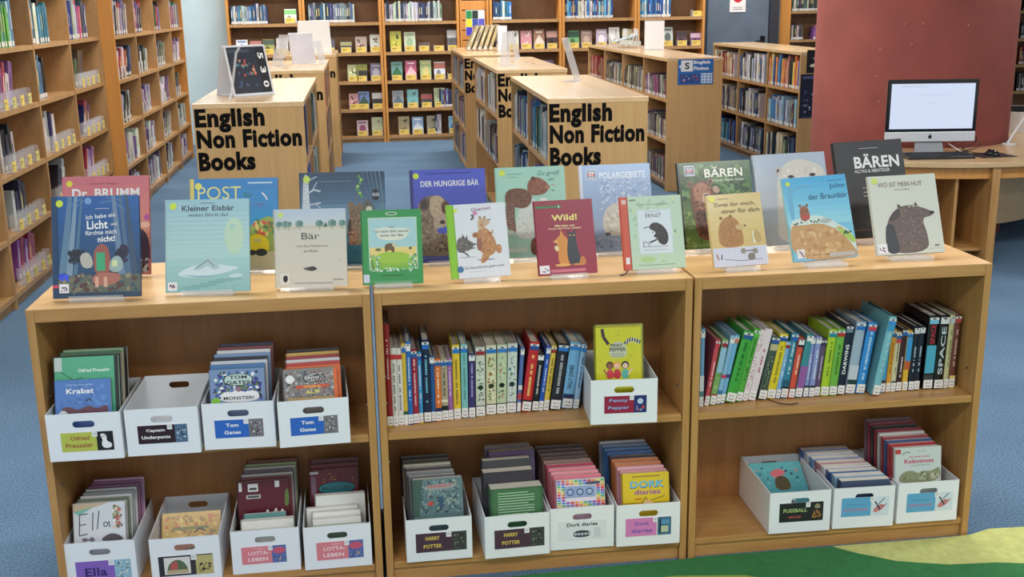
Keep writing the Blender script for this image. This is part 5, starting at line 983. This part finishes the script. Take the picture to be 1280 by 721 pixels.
def nacht(a):
    a.G(0,0,1,.35,(40,120,150),(30,90,120),5).G(0,.35,1,.66,(110,150,180),(90,130,166),5).G(0,.66,1,1,(80,116,150),(34,62,92),8)
    a.smooth([(.0,.3),(.02,.6),(.04,.98),(.10,.98),(.10,.8),(.12,.5),(.16,.3)],(196,210,222)).D(.02,.35,.10,.95,14,[(150,170,190),(214,224,232)],.02).L([(.08,.78),(.16,.82),(.24,.80)],.022,(180,198,214)).L([(.14,.81),(.20,.90)],.012,(180,198,214)).L([(.10,.66),(.24,.68)],.018,(180,198,214)).L([(.18,.67),(.26,.60)],.010,(180,198,214)).L([(.06,.9),(.20,.96)],.012,(170,190,208))
    a.smooth([(.56,.22),(.58,.50),(.55,.66),(.60,.70),(.66,.62),(.70,.70),(.74,.64),(.72,.44),(.74,.22)],(124,104,84)).D(.58,.24,.72,.62,26,[(146,126,102),(100,82,66)],.022).L([(.66,.68),(.67,.76)],.012,(124,104,84)).smooth([(.54,.34),(.56,.50),(.60,.50),(.58,.32)],(60,44,40)).D(.53,.22,.66,.40,16,[(186,116,66),(150,90,56),(80,60,50)],.028)
    a.smooth([(.72,.58),(.74,.68),(.82,.72),(.88,.62),(.86,.52),(.78,.50)],(96,98,92)).smooth([(.76,.54),(.78,.64),(.86,.62),(.86,.54)],(206,204,186)).O(.79,.66,.018,(70,74,70),8).D(.74,.30,.9,.5,14,[(160,150,90),(60,110,110),(190,180,120)],.028)
    for k in range(5): a.L([(.74+.05*k,1),(.78+.045*k,.84),(.84+.035*k,.66),(.90+.02*k,.30)],.010,(60+12*k,110+8*k,146))
    for k in range(7): a.O(.70+.025*math.sin(k*1.3),.95-.035*k,.020,(150,196,90) if k % 2 else (80,150,90),8)
    a.smooth([(.84,.72),(.85,.80),(.90,.82),(.94,.78),(.93,.70),(.88,.69)],(28,32,46)).O(.872,.755,.022,(170,186,200),10).O(.915,.755,.022,(170,186,200),10).O(.874,.757,.009,BK,8).O(.913,.757,.009,BK,8).R(0,.03,1,.05,(30,90,120)).R(.22,.90,.60,.906,(120,146,160)); sticker(a,.08,.93,.042,(190,220,90))
def hungrig(a):
    a.R(0,0,1,1,(70,84,190)).G(0,.0,1,1,(56,62,150),(78,94,204),5).R(0,0,.03,1,(46,50,120))
    a.smooth([(.05,.10),(.04,.45),(.07,.60),(.16,.70),(.30,.73),(.42,.70),(.52,.60),(.50,.46),(.42,.38),(.46,.30),(.60,.26),(.98,.25),(1,.12),(1,.08),(.2,.06)],(122,106,90)).D(.06,.10,.46,.66,90,[(140,124,106),(98,84,72),(154,138,118)],.04).D(.3,.1,.98,.24,50,[(84,66,54),(112,92,76),(64,50,42)],.04)
    a.smooth([(.22,.60),(.26,.72),(.40,.72),(.46,.62),(.40,.46),(.28,.46)],(178,160,136)).D(.25,.5,.43,.68,22,[(190,172,148),(164,146,122)],.03).smooth([(.11,.56),(.10,.66),(.18,.71),(.25,.66),(.22,.57)],(84,68,60)).smooth([(.13,.58),(.13,.65),(.18,.67),(.21,.60)],(56,46,44)).smooth([(.40,.52),(.39,.63),(.46,.67),(.52,.60),(.48,.52)],(96,54,46)).smooth([(.42,.54),(.42,.60),(.47,.62),(.49,.57)],(66,38,36))
    a.smooth([(.28,.36),(.28,.46),(.36,.52),(.52,.50),(.56,.44),(.50,.38),(.38,.34)],(168,154,140)).D(.3,.37,.5,.48,14,[(186,172,156),(150,136,122)],.025).E(.40,.43,.035,.022,(60,50,50)).smooth([(.30,.36),(.44,.38),(.54,.40),(.5,.32),(.36,.30)],(70,84,190))
    a.T('DER HUNGRIGE BÄR',.52,.855,.075,(226,230,240),.78,1).R(.2,.955,.8,.962,(40,50,110)).R(0,.045,1,.05,(110,110,190)); sticker(a,.07,.935,.04,(196,220,60))
def gross(a):
    a.R(0,0,1,1,(160,208,194)).D(.3,.5,.98,.98,26,[(130,190,182),(176,216,206)],.012)
    a.smooth([(.40,.64),(.46,.70),(.60,.58),(.70,.48),(.72,.30),(.66,.20),(.24,.20),(.26,.40),(.34,.58)],(204,214,212)).D(.28,.24,.68,.58,26,[(214,222,220),(190,204,206),(180,200,190)],.035).smooth([(.60,.62),(.66,.66),(.74,.64),(.72,.56)],(216,222,222))
    a.smooth([(.12,.58),(.11,.70),(.18,.76),(.34,.77),(.46,.74),(.52,.66),(.46,.56),(.36,.54),(.24,.56)],(112,76,60)).D(.14,.56,.50,.75,40,[(92,60,46),(130,92,74),(104,70,56)],.03)
    a.smooth([(.12,.62),(.11,.46),(.13,.32),(.20,.24),(.26,.28),(.24,.44),(.26,.60)],(118,88,78)).D(.13,.28,.24,.56,16,[(150,124,116),(96,70,62)],.025).E(.17,.27,.07,.035,(170,190,180))
    a.smooth([(.44,.74),(.46,.84),(.56,.89),(.68,.86),(.78,.78),(.72,.70),(.60,.68),(.50,.68)],(134,84,64)).D(.48,.71,.72,.86,24,[(150,98,76),(116,72,54)],.028).O(.54,.865,.035,(104,66,52)).E(.74,.77,.04,.022,(160,110,90)).O(.64,.80,.008,BK,8)
    a.smooth([(.44,.02),(.46,.22),(.66,.22),(.62,.02)],(100,60,46)).D(.45,.03,.62,.2,14,[(80,46,36),(124,78,60)],.03).R(.52,.02,.535,.2,(60,36,30)).G(.0,.06,.40,.12,(200,212,206),(176,206,196),3)
    a.T('Zu groß',.76,.92,.062,(80,132,136),.32,0,.0,.2).T('oder',.80,.855,.034,(80,132,136),.1,0,0,.2).L([(.80,.79),(.85,.79)],.012,(190,130,130)).L([(.80,.74),(.84,.72)],.012,(90,130,130)).R(.17,.92,.38,.926,(110,160,156)).R(.17,.885,.30,.89,(110,160,156)); sticker(a,.09,.94,.045,(206,222,80))
def polar(a):
    a.G(0,0,1,1,(150,164,196),(140,176,220),6).D(.25,.4,1,.85,90,[(170,192,226),(120,150,196),(196,210,232)],.035).smooth([(.28,.18),(.28,.42),(.40,.55),(.60,.55),(.66,.36),(.64,.18)],(200,196,190)).D(.3,.2,.62,.5,20,[(186,178,168),(212,210,206)],.05).E(.34,.2,.04,.02,(90,96,110)).E(.58,.2,.04,.02,(90,96,110)).D(.0,.0,1,.2,30,[(140,156,186),(170,180,206),(110,124,160)],.05).R(0,0,.025,1,(214,222,236))
    a.T('POLARGEBIETE',.60,.875,.075,(214,226,242),.66,2).T('Leben in eisigen Welten',.66,.795,.028,(206,218,236),.5).R(.09,.83,.23,.95,(196,206,226)).R(.10,.84,.22,.94,(90,110,150)).T('WAS',.16,.915,.025,WH,.09,2).R(.11,.875,.21,.90,(190,50,70)).T('IST',.16,.887,.018,WH,.06,2).T('WAS',.16,.855,.02,WH,.09,2)
def baeren(a):
    a.G(0,0,1,1,(110,136,70),(50,96,58),6).D(.0,.0,1,.5,120,[(124,152,84),(96,130,70),(140,166,96),(84,116,60)],.06).D(.0,.5,1,1,120,[(50,92,54),(84,126,70),(36,72,44),(110,150,96)],.07)
    a.smooth([(.20,.14),(.17,.40),(.14,.58),(.16,.72),(.28,.79),(.40,.77),(.47,.66),(.46,.50),(.48,.34),(.42,.12),(.34,.08),(.28,.10)],(120,74,56)).D(.18,.44,.46,.74,50,[(160,112,88),(136,90,68),(182,136,112)],.03).D(.19,.12,.44,.44,70,[(76,42,34),(52,32,28),(104,60,44)],.035)
    a.O(.155,.745,.045,(140,104,84)).O(.155,.745,.026,(84,58,50)).O(.425,.765,.045,(140,104,84)).O(.425,.765,.026,(84,58,50)).smooth([(.19,.58),(.19,.70),(.28,.77),(.38,.74),(.43,.64),(.38,.54),(.28,.52)],(176,124,100)).D(.2,.56,.4,.73,34,[(190,138,112),(160,108,84)],.022)
    a.smooth([(.30,.52),(.30,.62),(.38,.65),(.43,.58),(.40,.52)],(206,176,160)).E(.365,.60,.035,.022,(40,36,46)).O(.245,.66,.012,BK,8).O(.385,.675,.012,BK,8).L([(.34,.54),(.38,.53),(.41,.55)],.012,(110,60,60)).smooth([(.44,.70),(.52,.72),(.56,.64),(.48,.62)],(190,160,140))
    a.T('BÄREN',.62,.875,.12,(236,240,232),.52,1).T('Grizzly, Panda, Eisbär',.68,.775,.030,(226,232,220),.44,1).R(0,0,.03,1,(40,50,44)).R(.09,.84,.23,.96,WH).R(.10,.85,.22,.95,(60,90,140)).T('WAS',.16,.925,.025,WH,.09,2).R(.11,.885,.21,.91,(190,50,70)).T('IST',.16,.897,.018,WH,.06,2).T('WAS',.16,.865,.02,WH,.09,2).R(0,.03,1,.035,(170,190,130))
def icebear(a):
    a.G(0,0,1,1,(176,182,190),(170,186,206),5).smooth([(.22,.0),(.26,.3),(.28,.5),(.30,.7),(.40,.88),(.60,.94),(.80,.90),(.95,.84),(1,.7),(1,0)],(206,204,198)).D(.3,.05,.98,.85,60,[(214,212,208),(196,192,186),(222,220,216)],.05).smooth([(.28,.76),(.30,.86),(.37,.86),(.38,.78)],(190,186,180)).smooth([(.30,.78),(.32,.84),(.36,.82)],(60,56,60)).E(.50,.74,.045,.018,(70,66,66)).E(.80,.75,.045,.018,(70,66,66)).O(.50,.74,.018,BK,8).O(.80,.75,.018,BK,8).smooth([(.56,.56),(.6,.70),(.72,.70),(.76,.56)],(190,186,182)).L([(.48,.2),(.46,.3)],.03,(130,90,60))
def dark(a):
    a.G(0,0,1,1,(50,48,48),(56,58,64),4).D(.3,.1,.9,.6,40,[(60,56,50),(44,44,44),(74,66,56)],.08).R(0,.0,1,.06,(34,32,34)).R(0,.07,1,.08,(110,84,66)).T('BÄREN',.60,.79,.15,(226,230,232),.66,2).T('ALLTAG & ABENTEUER',.52,.685,.035,(206,210,212),.52,1).R(.36,.92,.64,.925,(190,190,190)).T('Ein Bildband',.42,.51,.022,(190,186,180),.14).R(.35,.46,.47,.468,(190,186,180)).R(.35,.42,.45,.428,(190,186,180))
TOPZ = H+.0005
# (x, y of the lower near corner, turn deg, width, height, thickness, lean deg, roll, art, base, spine, name, label)
SHOW = [
 (.054,.078,-4.2,.232,.276,.011,16,0,licht,(34,80,130),(24,62,100),'dark blue picture book with lantern-lit forest, at the outer corner'),
 (.348,.085,-5.5,.228,.256,.009,18,0,eisbaer,(160,200,204),(150,186,190),'pale aqua picture book with an ice floe'),
 (.644,.084,-5.5,.197,.217,.010,12,0,baer,(214,208,194),(190,184,172),'beige picture book with a row of small trees'),
 (.885,.067,-2.7,.166,.208,.010,12,0,gruen,(58,150,84),(40,120,64),'small green framed book at the first join'),
 (1.132,.069,2.0,.168,.211,.013,20,-.03,dance,(222,226,232),(136,196,40),'white picture book with dancing bear and boar, lime spine'),
 (1.38,.068,1.3,.170,.215,.009,20,-.02,wild,(150,34,62),(130,30,54),'crimson book with fox and dark cat drawing'),
 (1.632,.080,0,.181,.214,.014,20,-.015,ernst,(180,206,180),(196,70,40),'mint book with black bear sketch and orange-red spine'),
 (1.889,.052,1.6,.165,.214,.010,22,-.05,zwei,(222,196,134),(206,180,120),'sandy yellow book with bear above checked tablecloth'),
 (2.129,.055,0,.198,.251,.011,24,-.09,john,(120,190,220),(150,196,196),'sky blue book with small bear on brown hill'),
 (2.403,.094,-4,.208,.243,.012,24,-.06,hut,(208,212,200),(190,192,180),'pale grey book with large brown-grey bear, at the desk end'),
 (.017,.344,-5,.250,.291,.011,16,0,brumm,(216,126,132),(190,96,106),'pink picture book half hidden at the outer corner'),
 (.383,.331,-5.5,.256,.274,.010,16,0,post,(40,140,206),(220,206,110),'bright blue picture book with a yellow car and yellow spine'),
 (.705,.318,-4.3,.251,.282,.011,14,0,nacht,(36,80,110),(30,60,90),'night blue forest picture book behind the beige one'),
 (1.037,.304,-.8,.226,.281,.012,16,0,hungrig,(64,76,176),(46,50,120),'violet blue picture book with large brown bear head'),
 (1.297,.305,-2.7,.212,.280,.010,20,-.02,gross,(156,206,190),(140,190,176),'mint green picture book with bent brown bear in back row'),
 (1.564,.329,-1.8,.222,.274,.012,20,-.02,polar,(140,170,214),(200,212,230),'icy blue book showing a polar scene'),
 (1.871,.301,-.9,.236,.272,.013,20,-.04,baeren,(56,96,60),(40,50,44),'green photo book with standing brown bear'),
 (2.121,.296,-.9,.236,.291,.011,22,-.05,icebear,(176,186,200),(160,170,180),'grey-white photo book with a white bear face'),
 (2.400,.316,-1.7,.228,.313,.024,22,-.07,dark,(52,54,60),(44,40,42),'tall charcoal book with big white title, back row'),
]
for (x, y, tn, w_, h_, t_, ln, roll, art, base, spn, desc) in SHOW:
    l = math.radians(ln); back = y > .2
    base_m = T(x, y, TOPZ) @ RZ(math.radians(tn))
    lift = .0045+t_*math.sin(l)+max(0, w_*math.sin(-roll))*0
    m = base_m @ T(0, 0, lift) @ RX(-l) @ RY(roll*.5)
    if roll: m = base_m @ T(0, 0, lift+w_*abs(math.sin(roll*.5))) @ RX(-l) @ RY(-roll*.5*-1 if False else roll*.5)
    faceout('picture_book', desc, 'picture book', 'picture books displayed on the low bookcases', m, w_, h_, t_, base, art, spine=spn)
    # clear stand: foot, lip in front, leaning back plate
    e = empty('book_stand', 'clear acrylic stand under the '+desc.split(',')[0].split(' with ')[0], 'book stand', 'acrylic stands on the low bookcases', base_m)
    sw = w_*.62; sx = w_*.19; cb = math.cos(l); sb = math.sin(l)
    b = MB(); b.box(sx, -.012, 0, sx+sw, .07, .002); b.build('foot', ACRYL, e)
    b = MB(); b.box(sx, -.014, 0, sx+sw, -.012, .016); b.build('front_lip', ACRYL, e)
    b = MB(); b.X = T(0, t_/cb+.004, .002) @ RX(-l); b.box(sx, 0, 0, sx+sw, .002, h_*.6); b.build('back_plate', ACRYL, e)
b = MB(); b.tube([(1.640,.082,TOPZ+.012),(1.634,.074,TOPZ+.004),(1.622,.064,TOPZ+.0022),(1.612,.062,TOPZ+.0022)], .002, (60,40,40), 6); tag(b.build('marker_ribbon', MATTE), 'dark marker ribbon trailing from the orange-red spine onto the top', 'ribbon')

# ------------------------------------------------------------ desk-top computer and small things on the desk
e = empty('desktop_computer', 'silver and black desktop computer with a white lit screen on curved desk', 'computer', None, T(4.49, 3.74, DZ+.0006) @ RZ(math.radians(-9)))
AL = plain('brushed_aluminium', (196,200,206), .35, .85); BLK = plain('black_glass', (12,13,18), .12)
b = MB(); b.box(-.285,-.01,.150,.285,.002,.478,(20,20,20)); bev(b.build('screen_bezel', BLK, e), .004)
b = MB(); b.box(-.285,-.012,.086,.285,.004,.1495); bev(b.build('chin', plain('pale_aluminium', (214,218,224), .4, .3), e), .004)
b = MB(); b.prism([(-.28,.004,.09),(.28,.004,.09),(.28,.004,.475),(-.28,.004,.475)], (0,.02,0), (0,0,0)); bev(b.build('back_shell', AL, e), .006)
m_, nt, bs = new_mat('lit_screen'); bs.inputs['Base Color'].default_value = (.02,.02,.02,1); bs.inputs['Emission Color'].default_value = lin((214,226,250)); bs.inputs['Emission Strength'].default_value = .92
b = MB(); b.box(-.262,-.0115,.168,.262,-.0105,.452); scr = b.build('screen', m_, e)
a = Art(.524,.284,-.0119, ox=-.262, oz=.168); a.R(.12,.93,.45,.94,(190,204,236)).R(.3,.75,.7,.755,(190,204,236)).R(.42,.58,.58,.586,(196,206,236)); a.build('screen_text', scr, attr_mat('screen_print', .5))
b = MB(); n = 14; cs_ = [(.012*math.cos(2*PI*k/n)*(1 if not (n-1>k>n-4 or k==0) else .8), .012*math.sin(2*PI*k/n)) for k in range(n)]
b.prism([(x, -.0125, .117+z*1.05) for x, z in cs_], (0,.0005,0), (25,25,30)); b.prism([(-.001,-.0125,.132),(.004,-.0125,.130),(.006,-.0125,.137),(.001,-.0125,.138)], (0,.0005,0), (25,25,30)); b.build('emblem', MATTE, e)
b = MB(); b.prism([(-.085,.012,.10),(.085,.012,.10),(.095,-.02,.004),(-.095,-.02,.004)], (0,.006,0), (0,0,0)); b.box(-.095,-.04,0,.095,.12,.004); bev(b.build('stand', plain('matt_aluminium', (150,153,160), .6, .2), e), .002)
b = MB(); b.tube([(0,-.013,.466),(0,-.0105,.466)], .003, n=8); b.build('webcam', plain('webcam_glass', (70,74,84), .1), e)
e = empty('keyboard', 'black keyboard lying in front of the computer', 'keyboard', None, T(4.27, 3.56, DZ+.0006) @ RZ(math.radians(-6)))
KB = plain('black_plastic', (30,31,36), .4); KC = plain('key_black', (46,48,54), .45)
b = MB(); b.prism([(0,0,0),(0,0,.014),(0,.13,.026),(0,.13,0)], (.42,0,0), (0,0,0)); kbb = bev(b.build('base', KB, e), .002)
b = MB()
for r_ in range(5):
    for k in range(19 if r_ else 12):
        x = .01+k*.0212; yy = .012+r_*.023; zz = .014+.012*(yy/.13); wk = .018
        if r_ == 0 and k == 4: wk = .1
        if r_ == 0 and k in (5,6,7,8): continue
        b.box(x, yy, zz, x+wk, yy+.019, zz+.006)
tag(b.build('keys', KC, kbb), kind='stuff')
e = empty('mouse_mat', 'thin black mouse mat beside the keyboard', 'mouse mat', None, T(4.74, 3.52, DZ+.0006) @ RZ(.06)); b = MB(); b.box(0,0,0,.24,.20,.003); bev(b.build('sheet', KB, e), .001)
b = MB()
n_, q_ = 14, 7
rings = [[b.pt((.033*math.cos(2*PI*k/n_)*math.cos(PI/2*j/q_), .055*math.sin(2*PI*k/n_)*math.cos(PI/2*j/q_), .034*math.sin(PI/2*j/q_))) for k in range(n_)] for j in range(q_)]
for j in range(q_-1):
    for k in range(n_): b.face((rings[j][k], rings[j][(k+1)%n_], rings[j+1][(k+1)%n_], rings[j+1][k]), (20,20,24))
b.face(rings[-1], (20,20,24)); b.face(rings[0][::-1], (20,20,24))
ms = empty('computer_mouse', 'black computer mouse on its mat', 'mouse', None, T(4.86, 3.62, DZ+.004) @ RZ(.3)); b.build('mouse_body', plain('gloss_black', (22,22,28), .2), ms, True)
b = MB(); b.tube([(0,.02,.031),(0,.035,.029)], .005, n=8); b.build('scroll_wheel', KC, ms)
for pts, lb in (([(4.73,3.83,.008),(4.71,3.72,.02),(4.78,3.66,.05),(4.83,3.75,.08),(4.78,3.84,.06),(4.75,3.76,.02),(4.82,3.70,.006),(4.86,3.68,.012)],'thin black looped mouse cable on the desk'),
                ([(4.66,3.84,.04),(4.76,3.80,.09),(4.86,3.84,.10),(4.90,3.90,.05),(4.80,3.86,.02),(4.70,3.76,.008)],'thin dark cable curling behind the computer stand')):
    b = MB(); P = []
    V = [Vector((p[0], p[1], DZ+p[2])) for p in pts]
    for i in range(len(V)-1):
        p0, p1, p2, p3 = V[max(i-1,0)], V[i], V[i+1], V[min(i+2, len(V)-1)]
        for k in range(6):
            t = k/6; P.append(.5*((2*p1)+(-p0+p2)*t+(2*p0-5*p1+4*p2-p3)*t*t+(-p0+3*p1-3*p2+p3)*t**3))
    P.append(V[-1]); b.tube(P, .0028, (24,24,28), 6); tag(b.build('cable', MATTE), lb, 'cable', None)
b = MB(); b.tube([(4.66,3.80,DZ+.06),(4.70,3.72,DZ+.02),(4.74,3.66,DZ+.006)], .003, (220,220,224), 6); tag(b.build('cable', MATTE), 'short white cable below the screen', 'cable')
# round cable well with white rim, white prop and puck at the frame side
e = empty('cable_well', 'round white-rimmed cable well with dark inside, far side of desk', 'cable tray', None, T(5.83, 4.93, DZ+.0006))
b = MB(); n = 36
for (ra, rb, z0, z1, c) in ((.28,.262,.0,.15,(214,210,204)),):
    A = [(ra*math.cos(2*PI*k/n), ra*math.sin(2*PI*k/n)) for k in range(n)]; B2 = [(rb*math.cos(2*PI*k/n), rb*math.sin(2*PI*k/n)) for k in range(n)]
    i0 = [b.pt((x, y, z0)) for x, y in A]; i1 = [b.pt((x, y, z1)) for x, y in A]; j0 = [b.pt((x, y, z0)) for x, y in B2]; j1 = [b.pt((x, y, z1)) for x, y in B2]
    for k in range(n): q = (k+1) % n; b.face((i0[k], i0[q], i1[q], i1[k]), c); b.face((i1[k], i1[q], j1[q], j1[k]), c); b.face((j0[k], j1[k], j1[q], j0[q]), (30,28,30))
b.build('rim', MATTE, e)
b = MB(); b.tube([(0,0,.001),(0,0,.004)], .258, (190,180,170), 32); b.build('well_floor', MATTE, e)
for k in range(3):
    b = MB(); b.tube([(-.20+.02*k,-.08,.02),(-.08,-.16+.03*k,.06),(.08,-.12,.03),(.19,.04*k,.05)], .006, (60,50,40), 6); b.build('cable_strand', MATTE, e)
e = empty('tablet_prop', 'slim white prop leaning upward from a white disc on the desk', 'holder', None, T(5.25, 4.08, DZ+.0006))
b = MB(); b.tube([(0,0,0),(0,0,.008)], .045, (226,228,232), 20); b.build('disc', MATTE, e); b = MB(); b.tube([(0,.02,.008),(.16,.06,.22),(.22,.07,.30)], .008, (230,232,236), 8); b.build('rod', MATTE, e)

# ------------------------------------------------------------ things on the island bookcases
TZ = 1.1505
# A-frame tablet-like sign
e = empty('sign_holder', 'white A-shaped holder with dark information poster on nearest lettered island', 'sign holder', None, T(.31, 3.56, TZ) @ RZ(math.radians(34)))
b = MB(); b.X = RX(-.30); b.box(-.13,0,.002,.13,.006,.29,(222,222,228)); bev(b.build('front_board', MATTE, e), .002)
b = MB(); b.X = T(0,.20,0) @ RX(.32); b.box(-.13,0,.002,.13,.006,.29,(216,218,224)); bev(b.build('rear_board', MATTE, e), .002)
b = MB(); b.box(-.13,-.02,0,.13,.21,.003,(226,226,230)); b.build('foot', MATTE, e)
a = Art(.235,.265,-.0010, ox=-.117, oz=.014); a.R(0,0,1,1,(34,40,56)).R(.05,.88,.6,.95,(60,74,90)).R(.76,.02,.99,.98,(20,20,26)).T('5',.875,.80,.13,WH,.16,2,-1.57).T('3',.875,.49,.13,WH,.16,2,-1.57).T('0',.875,.18,.13,WH,.16,2,-1.57).D(.1,.35,.7,.75,14,[(60,90,120),(190,80,70),(90,150,160),(210,150,120)],.07).D(.1,.1,.7,.3,6,[(50,110,100),(60,80,110)],.05)
o = a.build('poster', e, PRINT); o.matrix_local = RX(-.30)
e = empty('sign_prop', 'thin clear bent prop leaning beside the dark information poster', 'sign holder', None, T(.20, 3.28, TZ)); b = MB(); b.tube([(0,0,.004),(.0,.10,.02),(.03,.22,.24),(.05,.23,.27)], .007, n=8); b.build('prop_rod', ACRYL_F, e)
def slant(name, label, x, y, turn, w, h, lean, tilt=0, sheet=None, mt=None):
    e = empty(name, label, 'sign holder', 'sign holders on the island bookcases', T(x, y, TZ) @ RZ(math.radians(turn)))
    b = MB(); b.X = RX(-lean) @ RY(tilt); b.box(-w/2,0,.001,w/2,.004,h); bev(b.build('slanted_plate', mt or ACRYL_F, e), .001)
    b = MB(); b.box(-w/2,-.01,0,w/2,.09,.003); b.build('foot', ACRYL_F, e)
    if sheet: b = MB(); b.X = RX(-lean) @ RY(tilt); b.box(-w/2+.005,-.0012,.01,w/2-.005,-.0004,h-.01,sheet); b.build('sheet', PAPER, e)
slant('sign_holder','clear slanted sign holder on the whole-lettered island',2.27,4.05,68,.20,.28,.30)
slant('sign_holder','clear slanted sign holder on the middle island of three',2.30,6.95,70,.20,.25,.25)
slant('sign_holder','clear sign holder at edge of the middle island of three',2.05,6.0,-70,.16,.26,.12)
slant('sign_holder','frosted sign holder with a white sheet on second tall-stand island',.44,7.0,22,.22,.27,.25,0,(214,212,222))
slant('sign_holder','clear crooked sign holder, first on the second island',.22,6.7,-60,.20,.27,.35)
slant('sign_holder','clear sign holder turned edge-on on the second island',.60,6.9,70,.16,.20,.2)
e = empty('white_board_box', 'big plain white board standing on the island nearest back wall', 'board', None, T(.27, 9.2, TZ)); b = MB(); b.prism([(0,0,0),(.36,0,0),(.345,.03,.33),(.02,.03,.33)], (0,.08,0), (222,222,222)); bev(b.build('board_sheet', MATTE, e), .004); b = MB(); b.box(0,-.004,0,.36,-.001,.06,(232,232,232)); b.build('lower_flap', MATTE, e)
for k in range(5):
    t_ = .03; m = T(2.06+.058*k, 8.9, TZ+.002) @ RY(.42-.02*k) @ T(0,0,0)
    quick(m, t_, .27, .2, (206,196,166) if k % 2 else (190,176,140), 'cream leaning book, %s in the group on the last sign island' % ORD[k], 'book', 'leaning cream books on the last sign island')
slant('sign_holder','white sign holder beside the leaning cream books',2.37,8.6,-10,.10,.26,.1,0,(222,224,228))
# long island: white sheet holder and a clear leaflet rack
slant('sign_holder','white gridded sheet in a tall holder on the long island',3.86,8.2,-14,.20,.29,.12,0,(222,222,226))
e = empty('leaflet_rack', 'clear wavy leaflet rack with pale leaflets on the long island', 'leaflet rack', None, T(3.58, 8.7, TZ))
b = MB()
for k in range(6):
    b.X = T(.0+.05*k, 0, .0) @ RY((-.5,-.2,.1,.35,.2,-.1)[k]); b.box(0,0,.02,.006,.18,.16+.02*(k%3))
b.X = Matrix.Identity(4); b.box(-.02,0,0,.32,.18,.004); b.build('clear_frame', ACRYL_F, e)
b = MB(); b.X = T(.1,.03,.09) @ RY(-.25); b.box(-.1,0,0,.16,.12,.01,(190,204,216)); b.X = T(.15,.02,.03) @ RY(.1); b.box(-.1,0,0,.12,.14,.05,(200,206,200)); b.build('leaflet', PAPER, e)
# blue sign on the long island's end
e = empty('shelf_sign', 'blue English Fiction sign with a big S on the long island end', 'sign', None, T(3.62, 6.4985, .925))
b = MB(); b.box(0,-.002,0,.315,0,.215,(34,96,160)); sp = b.build('sign_plate', MATTE, e)
a = Art(.315,.215,-.0025); a.R(0,0,1,1,(36,100,168)).R(.09,.52,.42,.96,(216,222,226)).T('S',.26,.74,.26,(20,24,30),.13,2).T('English',.68,.86,.16,WH,.46,2).T('Fiction',.66,.64,.14,WH,.42,2).R(.06,.05,.62,.42,(40,70,130)).D(.08,.08,.6,.4,18,[(190,70,80),(60,100,170),(160,180,210)],.04).R(.66,.05,.97,.44,(206,214,222))
for i in range(3):
    for j in range(3): a.R(.68+.1*i,.08+.12*j,.75+.1*i,.17+.12*j,(110,160,210))
a.P([(.03,.72),(.08,.80),(.08,.64)],WH); a.build('sign_print', sp, MATTE)
# posters on the last island's end
for (x, z, w_, h_, lb, kk) in ((5.005,.96,.20,.21,'small black poster with a bright squiggle on poster-ended island',0),(4.955,.545,.26,.405,'navy poster dotted with pale planets on the poster-ended island',1)):
    e = empty('poster', lb, 'poster', None, T(x, 7.0585 if kk else 7.0565, z)); b = MB(); b.box(0,-.001,0,w_,0,h_,(20,24,44)); ps = b.build('sheet', PAPER, e)
    a = Art(w_, h_, -.0014)
    if kk: a.R(0,0,1,1,(18,24,52)).R(.08,.93,.9,.945,(120,130,190)).R(.08,.90,.6,.91,(120,130,190)).D(.08,.08,.95,.72,16,[(120,130,170),(190,196,210),(90,100,150),(70,80,130)],.07).R(.1,.02,.9,.03,(90,100,150))
    else: a.R(0,0,1,1,(16,16,24)).smooth([(.1,.3),(.3,.42),(.6,.36),(.9,.44),(.8,.26),(.3,.24)],(226,220,190)).R(.3,.6,.9,.66,(190,190,196)).O(.8,.82,.12,(200,140,90))
    a.build('poster_print', ps, MATTE)

# everything too far away to pick out singly
if FAR.v: tag(FAR.build('distant_books', [PRINT, PAPER]), 'rows of small books on the far shelves and deep in the islands', 'books', None, 'stuff')
print('books', NB[0], 'far faces', len(FAR.f), 'objects', len(bpy.data.objects))
